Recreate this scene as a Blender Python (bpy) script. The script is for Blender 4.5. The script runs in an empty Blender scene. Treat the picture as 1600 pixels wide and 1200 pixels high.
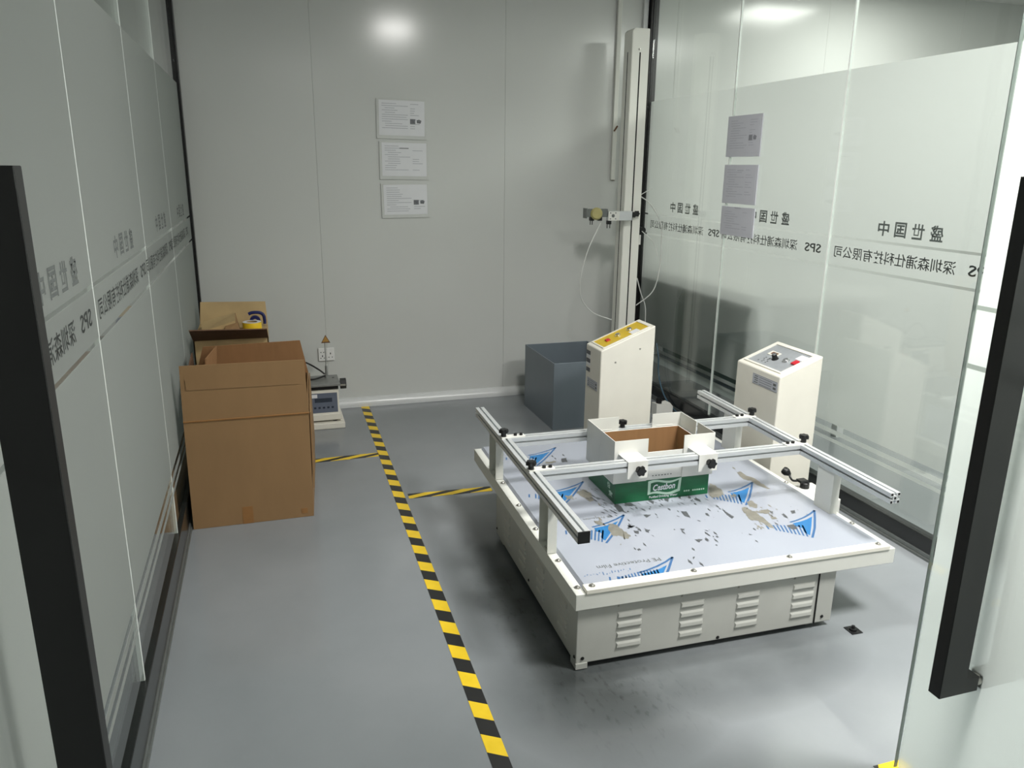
import bpy, bmesh, math, random
from mathutils import Vector, Matrix
random.seed(7)
S = bpy.context.scene
COL = S.collection

# ------------------------------------------------------------------ camera
F, PITCH, YAW, ROLL = 1211.7113, 0.2708, 0.3066, 0.0115
d = Vector((math.sin(YAW)*math.cos(PITCH), math.cos(YAW)*math.cos(PITCH), -math.sin(PITCH)))
r0 = Vector((math.cos(YAW), -math.sin(YAW), 0)); u0 = r0.cross(d)
r = math.cos(ROLL)*r0 + math.sin(ROLL)*u0
u = -math.sin(ROLL)*r0 + math.cos(ROLL)*u0
cam = bpy.data.objects.new('camera', bpy.data.cameras.new('camera'))
COL.objects.link(cam)
cam.matrix_world = Matrix(((r.x, u.x, -d.x, 0), (r.y, u.y, -d.y, 0), (r.z, u.z, -d.z, 1.6), (0, 0, 0, 1)))
cam.data.sensor_fit = 'HORIZONTAL'; cam.data.sensor_width = 36
cam.data.lens = F/1600*36
cam.data.clip_start = 0.02
S.camera = cam

# ------------------------------------------------------------------ light and exposure
S.view_settings.view_transform = 'Standard'
S.view_settings.look = 'None'
S.view_settings.gamma = 1
S.view_settings.use_curve_mapping = False
S.view_settings.exposure = 0.1
S.cycles.transparent_max_bounces = 24
S.cycles.max_bounces = 14
w = bpy.data.worlds.new('world'); S.world = w; w.use_nodes = True
w.node_tree.nodes['Background'].inputs[0].default_value = (0.85, 0.93, 1, 1)
w.node_tree.nodes['Background'].inputs[1].default_value = 0.3
def area(name, loc, sx, sy, power, col=(1, 0.985, 0.95), spread=180):
    l = bpy.data.lights.new(name, 'AREA'); l.shape = 'RECTANGLE'; l.size = sx; l.size_y = sy
    l.energy = power; l.color = col; l.spread = math.radians(spread)
    o = bpy.data.objects.new(name, l); o.location = loc; COL.objects.link(o); return o
area('ceiling_lamp_light', (1.32, 2.45, 2.885), 0.32, 0.32, 40)
area('ceiling_lamp_light', (2.22, 1.05, 2.885), 0.58, 0.58, 84, spread=140)
area('neighbour_lamp_light', (4.1, 2.0, 2.885), 1.2, 1.2, 92, (1, 0.99, 0.94))
area('neighbour_lamp_light', (4.2, 4.3, 2.885), 0.58, 0.58, 34, (1, 0.99, 0.94))
area('neighbour_lamp_light', (-2.1, 1.6, 2.885), 0.58, 0.58, 1.8, (0.9, 1, 0.97))
area('neighbour_lamp_light', (-2.1, 4.0, 2.885), 0.58, 0.58, 1.8, (0.9, 1, 0.97))
area('corridor_lamp_light', (0.6, -1.2, 2.885), 1.2, 0.4, 14)

# ------------------------------------------------------------------ helpers
def lin(c):
    return tuple(((v/255)/12.92 if v/255 <= 0.04045 else ((v/255+0.055)/1.055)**2.4) for v in c)
def nt(name):
    m = bpy.data.materials.new(name); m.use_nodes = True
    return m, m.node_tree, m.node_tree.nodes['Principled BSDF']
def pm(name, rgb, rough=0.5, metal=0.0, var=0.06, scale=30, bump=0.0, spec=0.5, stretch=None, coat=0.0):
    m, t, b = nt(name)
    c = lin(rgb)
    b.inputs['Roughness'].default_value = rough
    b.inputs['Metallic'].default_value = metal
    b.inputs['Specular IOR Level'].default_value = spec
    b.inputs['Coat Weight'].default_value = coat
    tc = t.nodes.new('ShaderNodeTexCoord'); n = t.nodes.new('ShaderNodeTexNoise')
    n.inputs['Scale'].default_value = scale; n.inputs['Detail'].default_value = 5
    src = tc.outputs['Object']
    if stretch:
        mp = t.nodes.new('ShaderNodeMapping'); mp.inputs['Scale'].default_value = stretch
        t.links.new(src, mp.inputs[0]); src = mp.outputs[0]
    t.links.new(src, n.inputs['Vector'])
    rp = t.nodes.new('ShaderNodeValToRGB')
    rp.color_ramp.elements[0].position = 0.3; rp.color_ramp.elements[1].position = 0.7
    rp.color_ramp.elements[0].color = tuple(v*(1-var) for v in c)+(1,)
    rp.color_ramp.elements[1].color = tuple(min(1, v*(1+var)) for v in c)+(1,)
    t.links.new(n.outputs['Fac'], rp.inputs[0]); t.links.new(rp.outputs[0], b.inputs['Base Color'])
    if bump:
        bp = t.nodes.new('ShaderNodeBump'); bp.inputs['Strength'].default_value = bump; bp.inputs['Distance'].default_value = 0.002
        t.links.new(n.outputs['Fac'], bp.inputs['Height']); t.links.new(bp.outputs[0], b.inputs['Normal'])
    return m

BM = bmesh.new
def box(bm, x0, x1, y0, y1, z0, z1, bev=0.0, mat=None):
    g = bmesh.ops.create_cube(bm, size=1)
    vs = g['verts']
    for v in vs:
        v.co = Vector((x0+(v.co.x+.5)*(x1-x0), y0+(v.co.y+.5)*(y1-y0), z0+(v.co.z+.5)*(z1-z0)))
    if bev:
        es = list({e for v in vs for e in v.link_edges})
        bmesh.ops.bevel(bm, geom=es, offset=bev, segments=2, affect='EDGES', profile=0.5)
    return bm
def prism(bm, pts, ext, M=None):
    """polygon pts (x,y) in the local XY plane extruded along z from ext[0] to ext[1], then moved by M"""
    M = M or Matrix()
    a = [bm.verts.new(M @ Vector((p[0], p[1], ext[0]))) for p in pts]
    b = [bm.verts.new(M @ Vector((p[0], p[1], ext[1]))) for p in pts]
    n = len(pts)
    bm.faces.new(a[::-1]); bm.faces.new(b)
    for i in range(n):
        bm.faces.new((a[i], a[(i+1) % n], b[(i+1) % n], b[i]))
    return bm
def axes(o, x, y, z):
    x, y, z = Vector(x), Vector(y), Vector(z)
    return Matrix(((x.x, y.x, z.x, o[0]), (x.y, y.y, z.y, o[1]), (x.z, y.z, z.z, o[2]), (0, 0, 0, 1)))
def cyl(bm, p, q, ra, rb=None, seg=20, cap=True):
    p, q = Vector(p), Vector(q); rb = ra if rb is None else rb
    ax = (q-p); L = ax.length
    R = ax.to_track_quat('Z', 'Y').to_matrix().to_4x4()
    M = Matrix.Translation((p+q)/2) @ R
    bmesh.ops.create_cone(bm, cap_ends=cap, segments=seg, radius1=ra, radius2=rb, depth=L, matrix=M)
    return bm
def tube(bm, pts, rad, seg=8, sub=6):
    P = [Vector(p) for p in pts]
    # Catmull-Rom
    Q = []
    for i in range(len(P)-1):
        a = P[max(i-1, 0)]; b = P[i]; c = P[i+1]; e = P[min(i+2, len(P)-1)]
        for k in range(sub):
            s = k/sub
            Q.append(0.5*((2*b)+(c-a)*s+(2*a-5*b+4*c-e)*s*s+(3*b-a-3*c+e)*s**3))
    Q.append(P[-1])
    rings = []; up = Vector((0.13, 0.31, 0.94)).normalized()
    for i, p in enumerate(Q):
        tg = (Q[min(i+1, len(Q)-1)]-Q[max(i-1, 0)]).normalized()
        s = tg.cross(up)
        if s.length < 1e-3: s = tg.orthogonal()
        s.normalize(); v = s.cross(tg)
        rings.append([bm.verts.new(p+rad*(math.cos(2*math.pi*k/seg)*s+math.sin(2*math.pi*k/seg)*v)) for k in range(seg)])
    for i in range(len(rings)-1):
        for k in range(seg):
            bm.faces.new((rings[i][k], rings[i][(k+1) % seg], rings[i+1][(k+1) % seg], rings[i+1][k]))
    bm.faces.new(rings[0][::-1]); bm.faces.new(rings[-1])
    return bm
def lathe(bm, prof, M=None, seg=24):
    """prof: list of (r,z) turned round local z"""
    M = M or Matrix(); rings = []
    for rr, z in prof:
        if rr < 1e-6: rings.append([bm.verts.new(M @ Vector((0, 0, z)))])
        else: rings.append([bm.verts.new(M @ Vector((rr*math.cos(2*math.pi*k/seg), rr*math.sin(2*math.pi*k/seg), z))) for k in range(seg)])
    for A, B in zip(rings, rings[1:]):
        for k in range(seg):
            k2 = (k+1) % seg
            f = [A[k % len(A)], A[k2 % len(A)], B[k2 % len(B)], B[k % len(B)]]
            f2 = []
            for v in f:
                if v not in f2: f2.append(v)
            if len(f2) > 2: bm.faces.new(f2)
    return bm
def flat(bm, pts, M=None, z=0.0):
    M = M or Matrix()
    vs = [bm.verts.new(M @ Vector((p[0], p[1], z))) for p in pts]
    if len(vs) > 2: bm.faces.new(vs)
    return bm
def quad3(bm, a, b, c, e):
    bm.faces.new([bm.verts.new(Vector(p)) for p in (a, b, c, e)]); return bm
STUFF = {'scuff_mark', 'worn_patch', 'printed_line', 'plate_hole', 'pin_hole', 'profile_hole', 'key', 'panel_print', 'plate_print', 'small_print', 'lettering', 'printed_stripe'}
def obj(name, bm, m, parent=None, smooth=False, label=None):
    bmesh.ops.recalc_face_normals(bm, faces=bm.faces)
    me = bpy.data.meshes.new(name)
    if smooth:
        for f in bm.faces: f.smooth = True
        for e in bm.edges:
            if len(e.link_faces) == 2 and e.calc_face_angle(0) > 0.6: e.smooth = False
    bm.to_mesh(me); bm.free()
    for mm in (m if isinstance(m, (list, tuple)) else [m]): me.materials.append(mm)
    o = bpy.data.objects.new(name, me); COL.objects.link(o)
    if parent: o.parent = parent
    if label: o['label'] = label
    if parent and name in STUFF: o['kind'] = 'stuff'
    return o
def share(src, name, loc, parent, rot=(0, 0, 0)):
    o = bpy.data.objects.new(name, src.data); COL.objects.link(o); o.parent = parent
    o.location = loc; o.rotation_euler = rot; return o
def thing(name, label, cat, loc=(0, 0, 0), rz=0.0, group=None):
    o = bpy.data.objects.new(name, None); COL.objects.link(o); o.empty_display_size = 0.1
    o.location = loc; o.rotation_euler = (0, 0, rz)
    o['label'] = label; o['category'] = cat
    if group: o['group'] = group
    return o
def tag(o, label, cat, group=None):
    o['label'] = label; o['category'] = cat
    if group: o['group'] = group
    return o
def struct(o):
    o['kind'] = 'structure'; return o
def text_bm(body, W, H, M, bold=0.0, shear=0.0):
    """flat lettering scaled to W x H, lower left at the origin, then placed by M"""
    cu = bpy.data.curves.new('lettering', 'FONT'); cu.body = body; cu.size = 1
    cu.resolution_u = 2; cu.offset = bold; cu.shear = shear
    o = bpy.data.objects.new('lettering', cu); COL.objects.link(o)
    dg = bpy.context.evaluated_depsgraph_get()
    me = bpy.data.meshes.new_from_object(o.evaluated_get(dg))
    bm = BM(); bm.from_mesh(me)
    bpy.data.objects.remove(o); bpy.data.curves.remove(cu); bpy.data.meshes.remove(me)
    if not bm.verts: return bm
    xs = [v.co.x for v in bm.verts]; ys = [v.co.y for v in bm.verts]
    sx = W/(max(xs)-min(xs)); sy = H/(max(ys)-min(ys)) if H else sx
    x0, y0 = min(xs), min(ys)
    for v in bm.verts:
        v.co = M @ Vector(((v.co.x-x0)*sx, (v.co.y-y0)*sy, 0))
    return bm

# ------------------------------------------------------------------ materials
def mat_floor():
    m, t, b = nt('epoxy_floor')
    N, L = t.nodes.new, t.links.new
    tc = N('ShaderNodeTexCoord')
    def noise(scale, det=5, stretch=None):
        n = N('ShaderNodeTexNoise'); n.inputs['Scale'].default_value = scale; n.inputs['Detail'].default_value = det
        if stretch:
            mp = N('ShaderNodeMapping'); mp.inputs['Scale'].default_value = stretch
            L(tc.outputs['Object'], mp.inputs[0]); L(mp.outputs[0], n.inputs['Vector'])
        else: L(tc.outputs['Object'], n.inputs['Vector'])
        return n.outputs['Fac']
    def ramp(src, a, c):
        rr = N('ShaderNodeMapRange'); rr.inputs[1].default_value = a; rr.inputs[2].default_value = c
        L(src, rr.inputs[0]); return rr.outputs[0]
    def math_(op, a, c):
        n = N('ShaderNodeMath'); n.operation = op
        for i, v in enumerate((a, c)):
            if isinstance(v, (int, float)): n.inputs[i].default_value = v
            else: L(v, n.inputs[i])
        return n.outputs[0]
    sp = N('ShaderNodeSeparateXYZ'); L(tc.outputs['Object'], sp.inputs[0])
    X, Y = sp.outputs[0], sp.outputs[1]
    # worn, dusty ground round the foot of the test table (rubber dust, scuffs, and the table's shade painted in)
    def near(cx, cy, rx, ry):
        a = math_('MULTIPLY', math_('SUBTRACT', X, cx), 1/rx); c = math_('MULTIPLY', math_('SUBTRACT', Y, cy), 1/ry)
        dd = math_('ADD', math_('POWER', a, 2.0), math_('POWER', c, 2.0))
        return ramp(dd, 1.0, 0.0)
    base = N('ShaderNodeMix'); base.data_type = 'RGBA'
    base.inputs[6].default_value = lin((126, 131, 134))+(1,); base.inputs[7].default_value = lin((136, 140, 143))+(1,)
    L(ramp(noise(1.3, 6), 0.35, 0.65), base.inputs[0])
    dirt_shade = math_('MULTIPLY', math_('MAXIMUM', near(0.95, 2.02, 0.42, 0.46), math_('MAXIMUM', near(0.84, 2.6, 0.26, 0.75), near(1.35, 1.95, 0.6, 0.28))), ramp(noise(1.7, 6, (1, 1, 1)), 0.05, 0.62))
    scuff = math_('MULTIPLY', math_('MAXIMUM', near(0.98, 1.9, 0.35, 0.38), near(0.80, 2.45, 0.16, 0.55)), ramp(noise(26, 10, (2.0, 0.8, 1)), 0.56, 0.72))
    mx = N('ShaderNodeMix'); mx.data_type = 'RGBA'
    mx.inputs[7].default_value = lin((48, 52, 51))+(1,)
    L(math_('MINIMUM', math_('ADD', math_('MULTIPLY', dirt_shade, 0.95), math_('MULTIPLY', scuff, 0.12)), 1.0), mx.inputs[0]); L(base.outputs[2], mx.inputs[6])
    L(mx.outputs[2], b.inputs['Base Color'])
    rg = N('ShaderNodeMapRange'); rg.inputs[3].default_value = 0.11; rg.inputs[4].default_value = 0.2
    L(noise(2.5, 6), rg.inputs[0]); L(rg.outputs[0], b.inputs['Roughness'])
    b.inputs['Specular IOR Level'].default_value = 0.5
    bp = N('ShaderNodeBump'); bp.inputs['Strength'].default_value = 0.05; bp.inputs['Distance'].default_value = 0.004
    L(noise(6, 3), bp.inputs['Height']); L(bp.outputs[0], b.inputs['Normal'])
    return m
def mat_tape(ang_shift, period, axis, half):
    """yellow and black barrier stripes; axis 'Y' or 'X' is the long direction of the tape"""
    m, t, b = nt('hazard_stripes')
    N, L = t.nodes.new, t.links.new
    tc = N('ShaderNodeTexCoord'); sp = N('ShaderNodeSeparateXYZ'); L(tc.outputs['Object'], sp.inputs[0])
    a, c = (sp.outputs[1], sp.outputs[0]) if axis == 'Y' else (sp.outputs[0], sp.outputs[1])
    mu = N('ShaderNodeMath'); mu.operation = 'MULTIPLY_ADD'; mu.inputs[1].default_value = ang_shift
    L(c, mu.inputs[0]); L(a, mu.inputs[2])
    dv = N('ShaderNodeMath'); dv.operation = 'DIVIDE'; dv.inputs[1].default_value = period; L(mu.outputs[0], dv.inputs[0])
    fr = N('ShaderNodeMath'); fr.operation = 'FRACT'; L(dv.outputs[0], fr.inputs[0])
    gt = N('ShaderNodeMath'); gt.operation = 'GREATER_THAN'; gt.inputs[1].default_value = half; L(fr.outputs[0], gt.inputs[0])
    n = N('ShaderNodeTexNoise'); n.inputs['Scale'].default_value = 25; L(tc.outputs['Object'], n.inputs['Vector'])
    y = N('ShaderNodeMix'); y.data_type = 'RGBA'; y.inputs[6].default_value = lin((222, 186, 20))+(1,); y.inputs[7].default_value = lin((240, 205, 45))+(1,)
    L(n.outputs['Fac'], y.inputs[0])
    mx = N('ShaderNodeMix'); mx.data_type = 'RGBA'; mx.inputs[7].default_value = lin((30, 30, 30))+(1,)
    L(gt.outputs[0], mx.inputs[0]); L(y.outputs[2], mx.inputs[6]); L(mx.outputs[2], b.inputs['Base Color'])
    b.inputs['Roughness'].default_value = 0.4
    return m
def mat_glass():
    m = bpy.data.materials.new('clear_glass'); m.use_nodes = True; t = m.node_tree; t.nodes.clear()
    N, L = t.nodes.new, t.links.new
    o = N('ShaderNodeOutputMaterial'); mx = N('ShaderNodeMixShader'); tr = N('ShaderNodeBsdfTransparent'); gl = N('ShaderNodeBsdfGlossy')
    fr = N('ShaderNodeFresnel'); ge = N('ShaderNodeNewGeometry')
    io = N('ShaderNodeMapRange'); io.inputs[3].default_value = 1.5; io.inputs[4].default_value = 1/1.5   # same reflectance from either face
    L(ge.outputs['Backfacing'], io.inputs[0]); L(io.outputs[0], fr.inputs[0])
    tc = N('ShaderNodeTexCoord'); nz = N('ShaderNodeTexNoise'); nz.inputs['Scale'].default_value = 2
    L(tc.outputs['Object'], nz.inputs['Vector'])
    bp = N('ShaderNodeBump'); bp.inputs['Strength'].default_value = 0.02; bp.inputs['Distance'].default_value = 0.002
    L(nz.outputs['Fac'], bp.inputs['Height']); L(bp.outputs[0], gl.inputs['Normal'])
    tr.inputs[0].default_value = (0.945, 0.97, 0.957, 1); gl.inputs['Roughness'].default_value = 0.02
    gl.inputs[0].default_value = (1, 1, 1, 1)
    L(fr.outputs[0], mx.inputs[0]); L(tr.outputs[0], mx.inputs[1]); L(gl.outputs[0], mx.inputs[2]); L(mx.outputs[0], o.inputs[0])
    return m
def mat_film(name, T):
    m = bpy.data.materials.new(name); m.use_nodes = True; t = m.node_tree; t.nodes.clear()
    N, L = t.nodes.new, t.links.new
    o = N('ShaderNodeOutputMaterial'); tl = N('ShaderNodeBsdfTranslucent'); df = N('ShaderNodeBsdfDiffuse'); rf = N('ShaderNodeBsdfRefraction')
    rf.inputs['Roughness'].default_value = 0.35; rf.inputs['IOR'].default_value = 1.12
    c = lin((226, 234, 229))+(1,)
    tc = N('ShaderNodeTexCoord'); n = N('ShaderNodeTexNoise'); n.inputs['Scale'].default_value = 1.2; n.inputs['Detail'].default_value = 4
    L(tc.outputs['Object'], n.inputs['Vector'])
    cm = N('ShaderNodeMix'); cm.data_type = 'RGBA'; cm.inputs[6].default_value = lin((210, 214, 210))+(1,); cm.inputs[7].default_value = lin((218, 221, 217))+(1,)
    L(n.outputs['Fac'], cm.inputs[0])
    tl.inputs[0].default_value = (0.985*T, T, 0.985*T, 1); rf.inputs[0].default_value = (0.985*T, T, 0.985*T, 1); L(cm.outputs[2], df.inputs[0])
    a = N('ShaderNodeMixShader'); a.inputs[0].default_value = 0.27; L(tl.outputs[0], a.inputs[1]); L(df.outputs[0], a.inputs[2])
    b = N('ShaderNodeMixShader'); b.inputs[0].default_value = 0.18; L(a.outputs[0], b.inputs[1]); L(rf.outputs[0], b.inputs[2])
    L(b.outputs[0], o.inputs[0])
    return m
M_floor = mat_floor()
M_glass = mat_glass()
M_film = mat_film('frosted_film', 0.66)
M_doorfilm = mat_film('lit_door_film', 0.99)  # brighter copy of the frosted film: backlight put into the door's colour
M_wall = pm('white_sandwich_panel', (206, 208, 205), 0.17, var=0.015, scale=1.5, spec=0.45)
M_plain = pm('plain_wall_paint', (205, 206, 202), 0.7, var=0.02, scale=2)
M_ceil = pm('ceiling_board', (215, 215, 212), 0.8, var=0.02, scale=3)
M_cove = pm('white_cove_trim', (214, 216, 216), 0.25, var=0.02, metal=0.0)
M_blackmetal = pm('black_frame_metal', (20, 20, 22), 0.35, var=0.1)
M_plinth = pm('black_plinth_metal', (26, 28, 28), 0.22, var=0.1)
M_channel = pm('grey_channel_metal', (120, 124, 122), 0.35, metal=0.6, var=0.08)
M_joint = pm('clear_joint_sealant', (236, 240, 236), 0.3, var=0.03)
M_print = pm('dark_print', (40, 44, 44), 0.5, var=0.05)
M_printg = pm('grey_print', (92, 96, 95), 0.5, var=0.05)
M_handle = pm('black_coated_handle', (17, 18, 18), 0.42, var=0.1)
M_cream = pm('cream_powder_coat', (225, 222, 211), 0.42, var=0.025, scale=8)
M_white = pm('white_powder_coat', (216, 217, 210), 0.42, var=0.03, scale=6)
M_cabinet = pm('dusty_white_cabinet_paint', (180, 181, 175), 0.45, var=0.07, scale=4)
M_whiteplate = pm('white_clamp_plate', (222, 222, 216), 0.38, var=0.02, scale=12)
M_alu = pm('brushed_aluminium', (214, 217, 218), 0.36, metal=0.45, var=0.06, scale=40, stretch=(1, 40, 40))
M_steel = pm('steel_bolt', (190, 188, 182), 0.3, metal=0.9, var=0.1, scale=200)
M_blackpl = pm('black_plastic', (20, 21, 22), 0.42, var=0.15, scale=120)
M_film_sheet = pm('pale_protective_film', (158, 163, 173), 0.18, var=0.03, scale=3, spec=0.5)
M_wearL = pm('scratched_steel', (140, 137, 127), 0.4, metal=0.3, var=0.14, scale=45)
M_wearD = pm('dark_scratched_steel', (92, 95, 98), 0.4, metal=0.3, var=0.2, scale=60)
M_blue = pm('blue_print', (42, 112, 168), 0.4, var=0.05)
M_blueline = pm('blue_line_print', (58, 98, 142), 0.4, var=0.05)
M_whiteprint = pm('white_print', (232, 236, 240), 0.4, var=0.02)
M_card = pm('corrugated_cardboard', (142, 111, 75), 0.78, var=0.045, scale=4, stretch=(3, 3, 1), bump=0.1)
M_cardin = pm('cardboard_inside', (150, 110, 72), 0.85, var=0.05, scale=8, stretch=(6, 6, 0.7), bump=0.1)
M_cardold = pm('old_cardboard', (186, 160, 116), 0.8, var=0.10, scale=7)
M_carddark = pm('dark_brown_shaded_card', (104, 76, 56), 0.75, var=0.15, scale=6)  # dark brown parts, also the painted shade on two carton flaps
M_cardtape = pm('brown_packing_tape', (146, 104, 60), 0.3, var=0.05)
M_greysteel = pm('grey_painted_steel', (118, 128, 136), 0.38, metal=0.25, var=0.05, scale=4)
M_yellowpanel = pm('yellow_panel', (208, 176, 40), 0.35, var=0.05, scale=30)
M_greypanel = pm('grey_panel', (158, 162, 166), 0.35, metal=0.2, var=0.05, scale=30)
M_redpl = pm('red_plastic', (190, 30, 45), 0.3, var=0.1)
M_chrome = pm('chrome', (225, 225, 225), 0.15, metal=1.0, var=0.03)
M_sticker = pm('silver_sticker', (178, 181, 190), 0.35, var=0.04, metal=0.2)
M_paper = pm('white_paper', (222, 223, 226), 0.55, var=0.02, scale=10)
M_pocket = pm('clear_acrylic_pocket', (205, 207, 204), 0.12, var=0.02, spec=0.6)
M_fpaper = pm('lilac_white_paper', (206, 207, 215), 0.6, var=0.02, scale=10)
M_finkl = pm('faint_ink', (186, 187, 197), 0.6, var=0.1, scale=200)
M_fphoto = pm('faint_photo_print', (140, 141, 148), 0.5, var=0.2, scale=160)
M_inkl = pm('pale_ink', (176, 178, 184), 0.6, var=0.1, scale=200)
M_photo = pm('dark_photo_print', (104, 106, 110), 0.5, var=0.5, scale=160)
M_lcd = pm('dark_screen', (40, 48, 62), 0.2, var=0.1)
M_keypad = pm('slate_keypad', (92, 100, 116), 0.4, var=0.05)
M_column = pm('white_column_paint', (234, 234, 226), 0.4, var=0.015, scale=6)
M_edge = pm('ground_glass_edge', (150, 158, 154), 0.4, var=0.05)
M_bench = pm('dark_green_cabinet', (72, 92, 84), 0.5, var=0.05)
M_plate = pm('machined_plate', (146, 148, 146), 0.4, metal=0.5, var=0.1, scale=25)
M_ivory = pm('ivory_plastic', (222, 219, 208), 0.4, var=0.02)
M_socket = pm('white_socket_plastic', (232, 232, 230), 0.3, var=0.01)
M_hose = pm('translucent_hose', (214, 216, 212), 0.35, var=0.03)
M_amber = pm('amber_rubber', (176, 168, 112), 0.5, var=0.08)
M_navy = pm('navy_plastic', (28, 36, 92), 0.35, var=0.1)
M_yeltape = pm('yellow_tape', (228, 192, 40), 0.35, var=0.05)
M_sign = pm('warning_sign_face', (170, 128, 60), 0.5, var=0.25, scale=220)
M_cable = pm('blue_grey_cable', (60, 88, 104), 0.45, var=0.05)
M_green = pm('green_carton_print', (18, 104, 62), 0.36, var=0.35, scale=5, stretch=(1.2, 1.2, 3))
M_pgreen = pm('pale_green_print', (196, 224, 206), 0.4, var=0.05)
M_cartonw = pm('white_carton_print', (226, 226, 220), 0.5, var=0.02)
M_dark = pm('dark_void', (10, 10, 10), 0.8, var=0.1)
M_lamp = None

# ================================================================== the setting
XL, XR, YB, ZC = -0.417, 2.612, 5.245, 2.90
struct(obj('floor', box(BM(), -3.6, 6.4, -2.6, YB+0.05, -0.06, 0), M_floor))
struct(obj('ceiling', box(BM(), -3.6, 6.4, -2.6, YB+0.05, ZC, ZC+0.06), M_ceil))
wb = struct(obj('wall_back', box(BM(), -3.6, 6.4, YB+0.012, YB+0.06, 0, ZC), M_plain))
xs = [-3.389, -2.144, -0.899, 0.346, 1.590, 2.835, 4.08, 5.325, 6.4]
pb = None
for a, c in zip(xs, xs[1:]):
    b = BM(); box(b, a+0.0004, c-0.0004, YB, YB+0.0115, 0, ZC, 0.0012)
    obj('wall_panel', b, M_wall, wb)
struct(obj('wall_front', box(BM(), -3.6, 6.4, -2.66, -2.6, 0, ZC), M_plain))
struct(obj('wall_outer_left', box(BM(), -3.66, -3.6, -2.6, YB+0.05, 0, ZC), M_plain))
struct(obj('wall_outer_right', box(BM(), 6.4, 6.46, -2.6, YB+0.05, 0, ZC), M_plain))

# rounded white cove along the foot of the back wall
b = BM()
prof = [(0, 0)]+[(0.046*math.cos(t), 0.012+0.046*math.sin(t)) for t in [i*math.pi/2/10 for i in range(11)]]
prof = [(0, 0), (0.046, 0)]+prof[1:]
prism(b, prof, (-0.35, 2.6), axes((0, YB, 0), (0, -1, 0), (0, 0, 1), (1, 0, 0)))
struct(obj('baseboard_back', b, M_cove, smooth=True))
# black posts in the two far corners, white strip in the right one
def post_bm(x0, x1):
    b = BM(); box(b, x0, x1, YB-0.055, YB, 0, ZC, 0.003); box(b, x0+0.012, x1-0.012, YB-0.060, YB-0.055, 0, ZC); return b
struct(obj('trim_1', post_bm(-0.472, -0.412), M_blackmetal))
struct(obj('trim_2', post_bm(2.607, 2.664), M_blackmetal))
b = BM(); box(b, 2.565, 2.600, YB-0.022, YB, 0.03, ZC, 0.004)
struct(obj('trim_3', b, M_cove))

# glass walls: plinth + channel mesh, panes and joints as parts, film and lettering as sub-parts
JOINTS = [1.20, 2.20, 3.198, 4.128, YB-0.06]
FILM_Z = [(0.300, 0.318), (0.342, 0.365), (0.392, 1.155), (1.167, 1.295), (1.306, 2.060)]
def glass_wall(name, X, sgn, y0, ztop):
    """sgn = +1: the outside is at +x (right wall), -1: left wall"""
    b = BM()
    def bx(a, c, y_0, y_1, z0, z1, bev=0.0): box(b, min(X+sgn*a, X+sgn*c), max(X+sgn*a, X+sgn*c), y_0, y_1, z0, z1, bev)
    bx(0.0, 0.05, y0, YB-0.06, 0.030, ztop, 0.003)
    w = struct(obj(name, b, M_plinth))
    b = BM(); bx(-0.010, 0.05, y0, YB-0.06, 0.0, 0.012, 0.002); bx(-0.004, 0.05, y0, YB-0.06, 0.012, 0.030, 0.002)
    obj('floor_channel', b, M_channel, w)
    js = [y0]+[j for j in JOINTS if j > y0+0.05]
    for ya, yb in zip(js, js[1:]):
        b = BM(); bx(0.012, 0.022, ya+0.004, yb-0.004, ztop-0.01, ZC)
        g = obj('glass_pane', b, M_glass, w)
        b = BM()
        xf = X+sgn*(0.0235 if sgn > 0 else 0.0112)      # outside on the right wall, on the room side on the left wall
        for z0, z1 in FILM_Z:
            flat(b, [(ya+0.004, z0), (yb-0.004, z0), (yb-0.004, z1), (ya+0.004, z1)], axes((xf, 0, 0), (0, 1, 0), (0, 0, 1), (1, 0, 0)))
        obj('frosted_film', b, M_film, g)
        xt = X+sgn*(0.0228 if sgn > 0 else 0.0106)
        # lettering reads from outside
        ym = (ya+yb)/2 if yb-ya < 1.1 else yb-0.5
        if sgn > 0:
            M1 = axes((xt, 0, 0), (0, 1, 0), (0, 0, 1), (1, 0, 0))
            st = ya+0.06; c0 = (2.53 if abs(ya-2.2) < .1 else ya+0.33)
            if ya > 4.0: st, c0 = ya+0.06, 4.45
            chars = [(c0, 0.067), (c0+0.099, 0.067), (c0+0.198, 0.067), (c0+0.297, 0.067)]
        else:
            M1 = axes((xt, 0, 0), (0, -1, 0), (0, 0, 1), (-1, 0, 0))
            st = -(yb-0.06); c0 = -(ya+0.725)
            if ya > 4.0: st, c0 = -(yb-0.22), -(ya+0.70)
            chars = [(c0, 0.067), (c0+0.099, 0.067), (c0+0.198, 0.067), (c0+0.297, 0.067)]
        bb = BM()
        for (cx, wch), ch in zip(chars, '盛世国中'):
            tb = text_bm(ch, wch, 0.066, M1 @ Matrix.Translation((cx, 1.3285, 0)), 0.022)
            me = bpy.data.meshes.new('t'); tb.to_mesh(me); tb.free(); bb.from_mesh(me); bpy.data.meshes.remove(me)
        obj('lettering', bb, M_printg, g)
        bb = text_bm('SPS', 0.125, 0.044, M1 @ Matrix.Translation((st, 1.211, 0)), 0.016)
        tb = text_bm('深圳森浦仕科技有限公司', 0.715, 0.056, M1 @ Matrix.Translation((st+0.185, 1.205, 0)), 0.008)
        me = bpy.data.meshes.new('t'); tb.to_mesh(me); tb.free(); bb.from_mesh(me); bpy.data.meshes.remove(me)
        obj('lettering', bb, M_print, g)
    for yj in js[1:-1]:
        b = BM(); bx(0.011, 0.0236, yj-0.004, yj+0.004, ztop-0.01, ZC)
        obj('glass_joint', b, M_joint, w)
    return w
glass_wall('wall_left', XL, -1, 1.33, 0.135)
glass_wall('wall_right', XR, 1, 0.40, 0.100)

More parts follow.
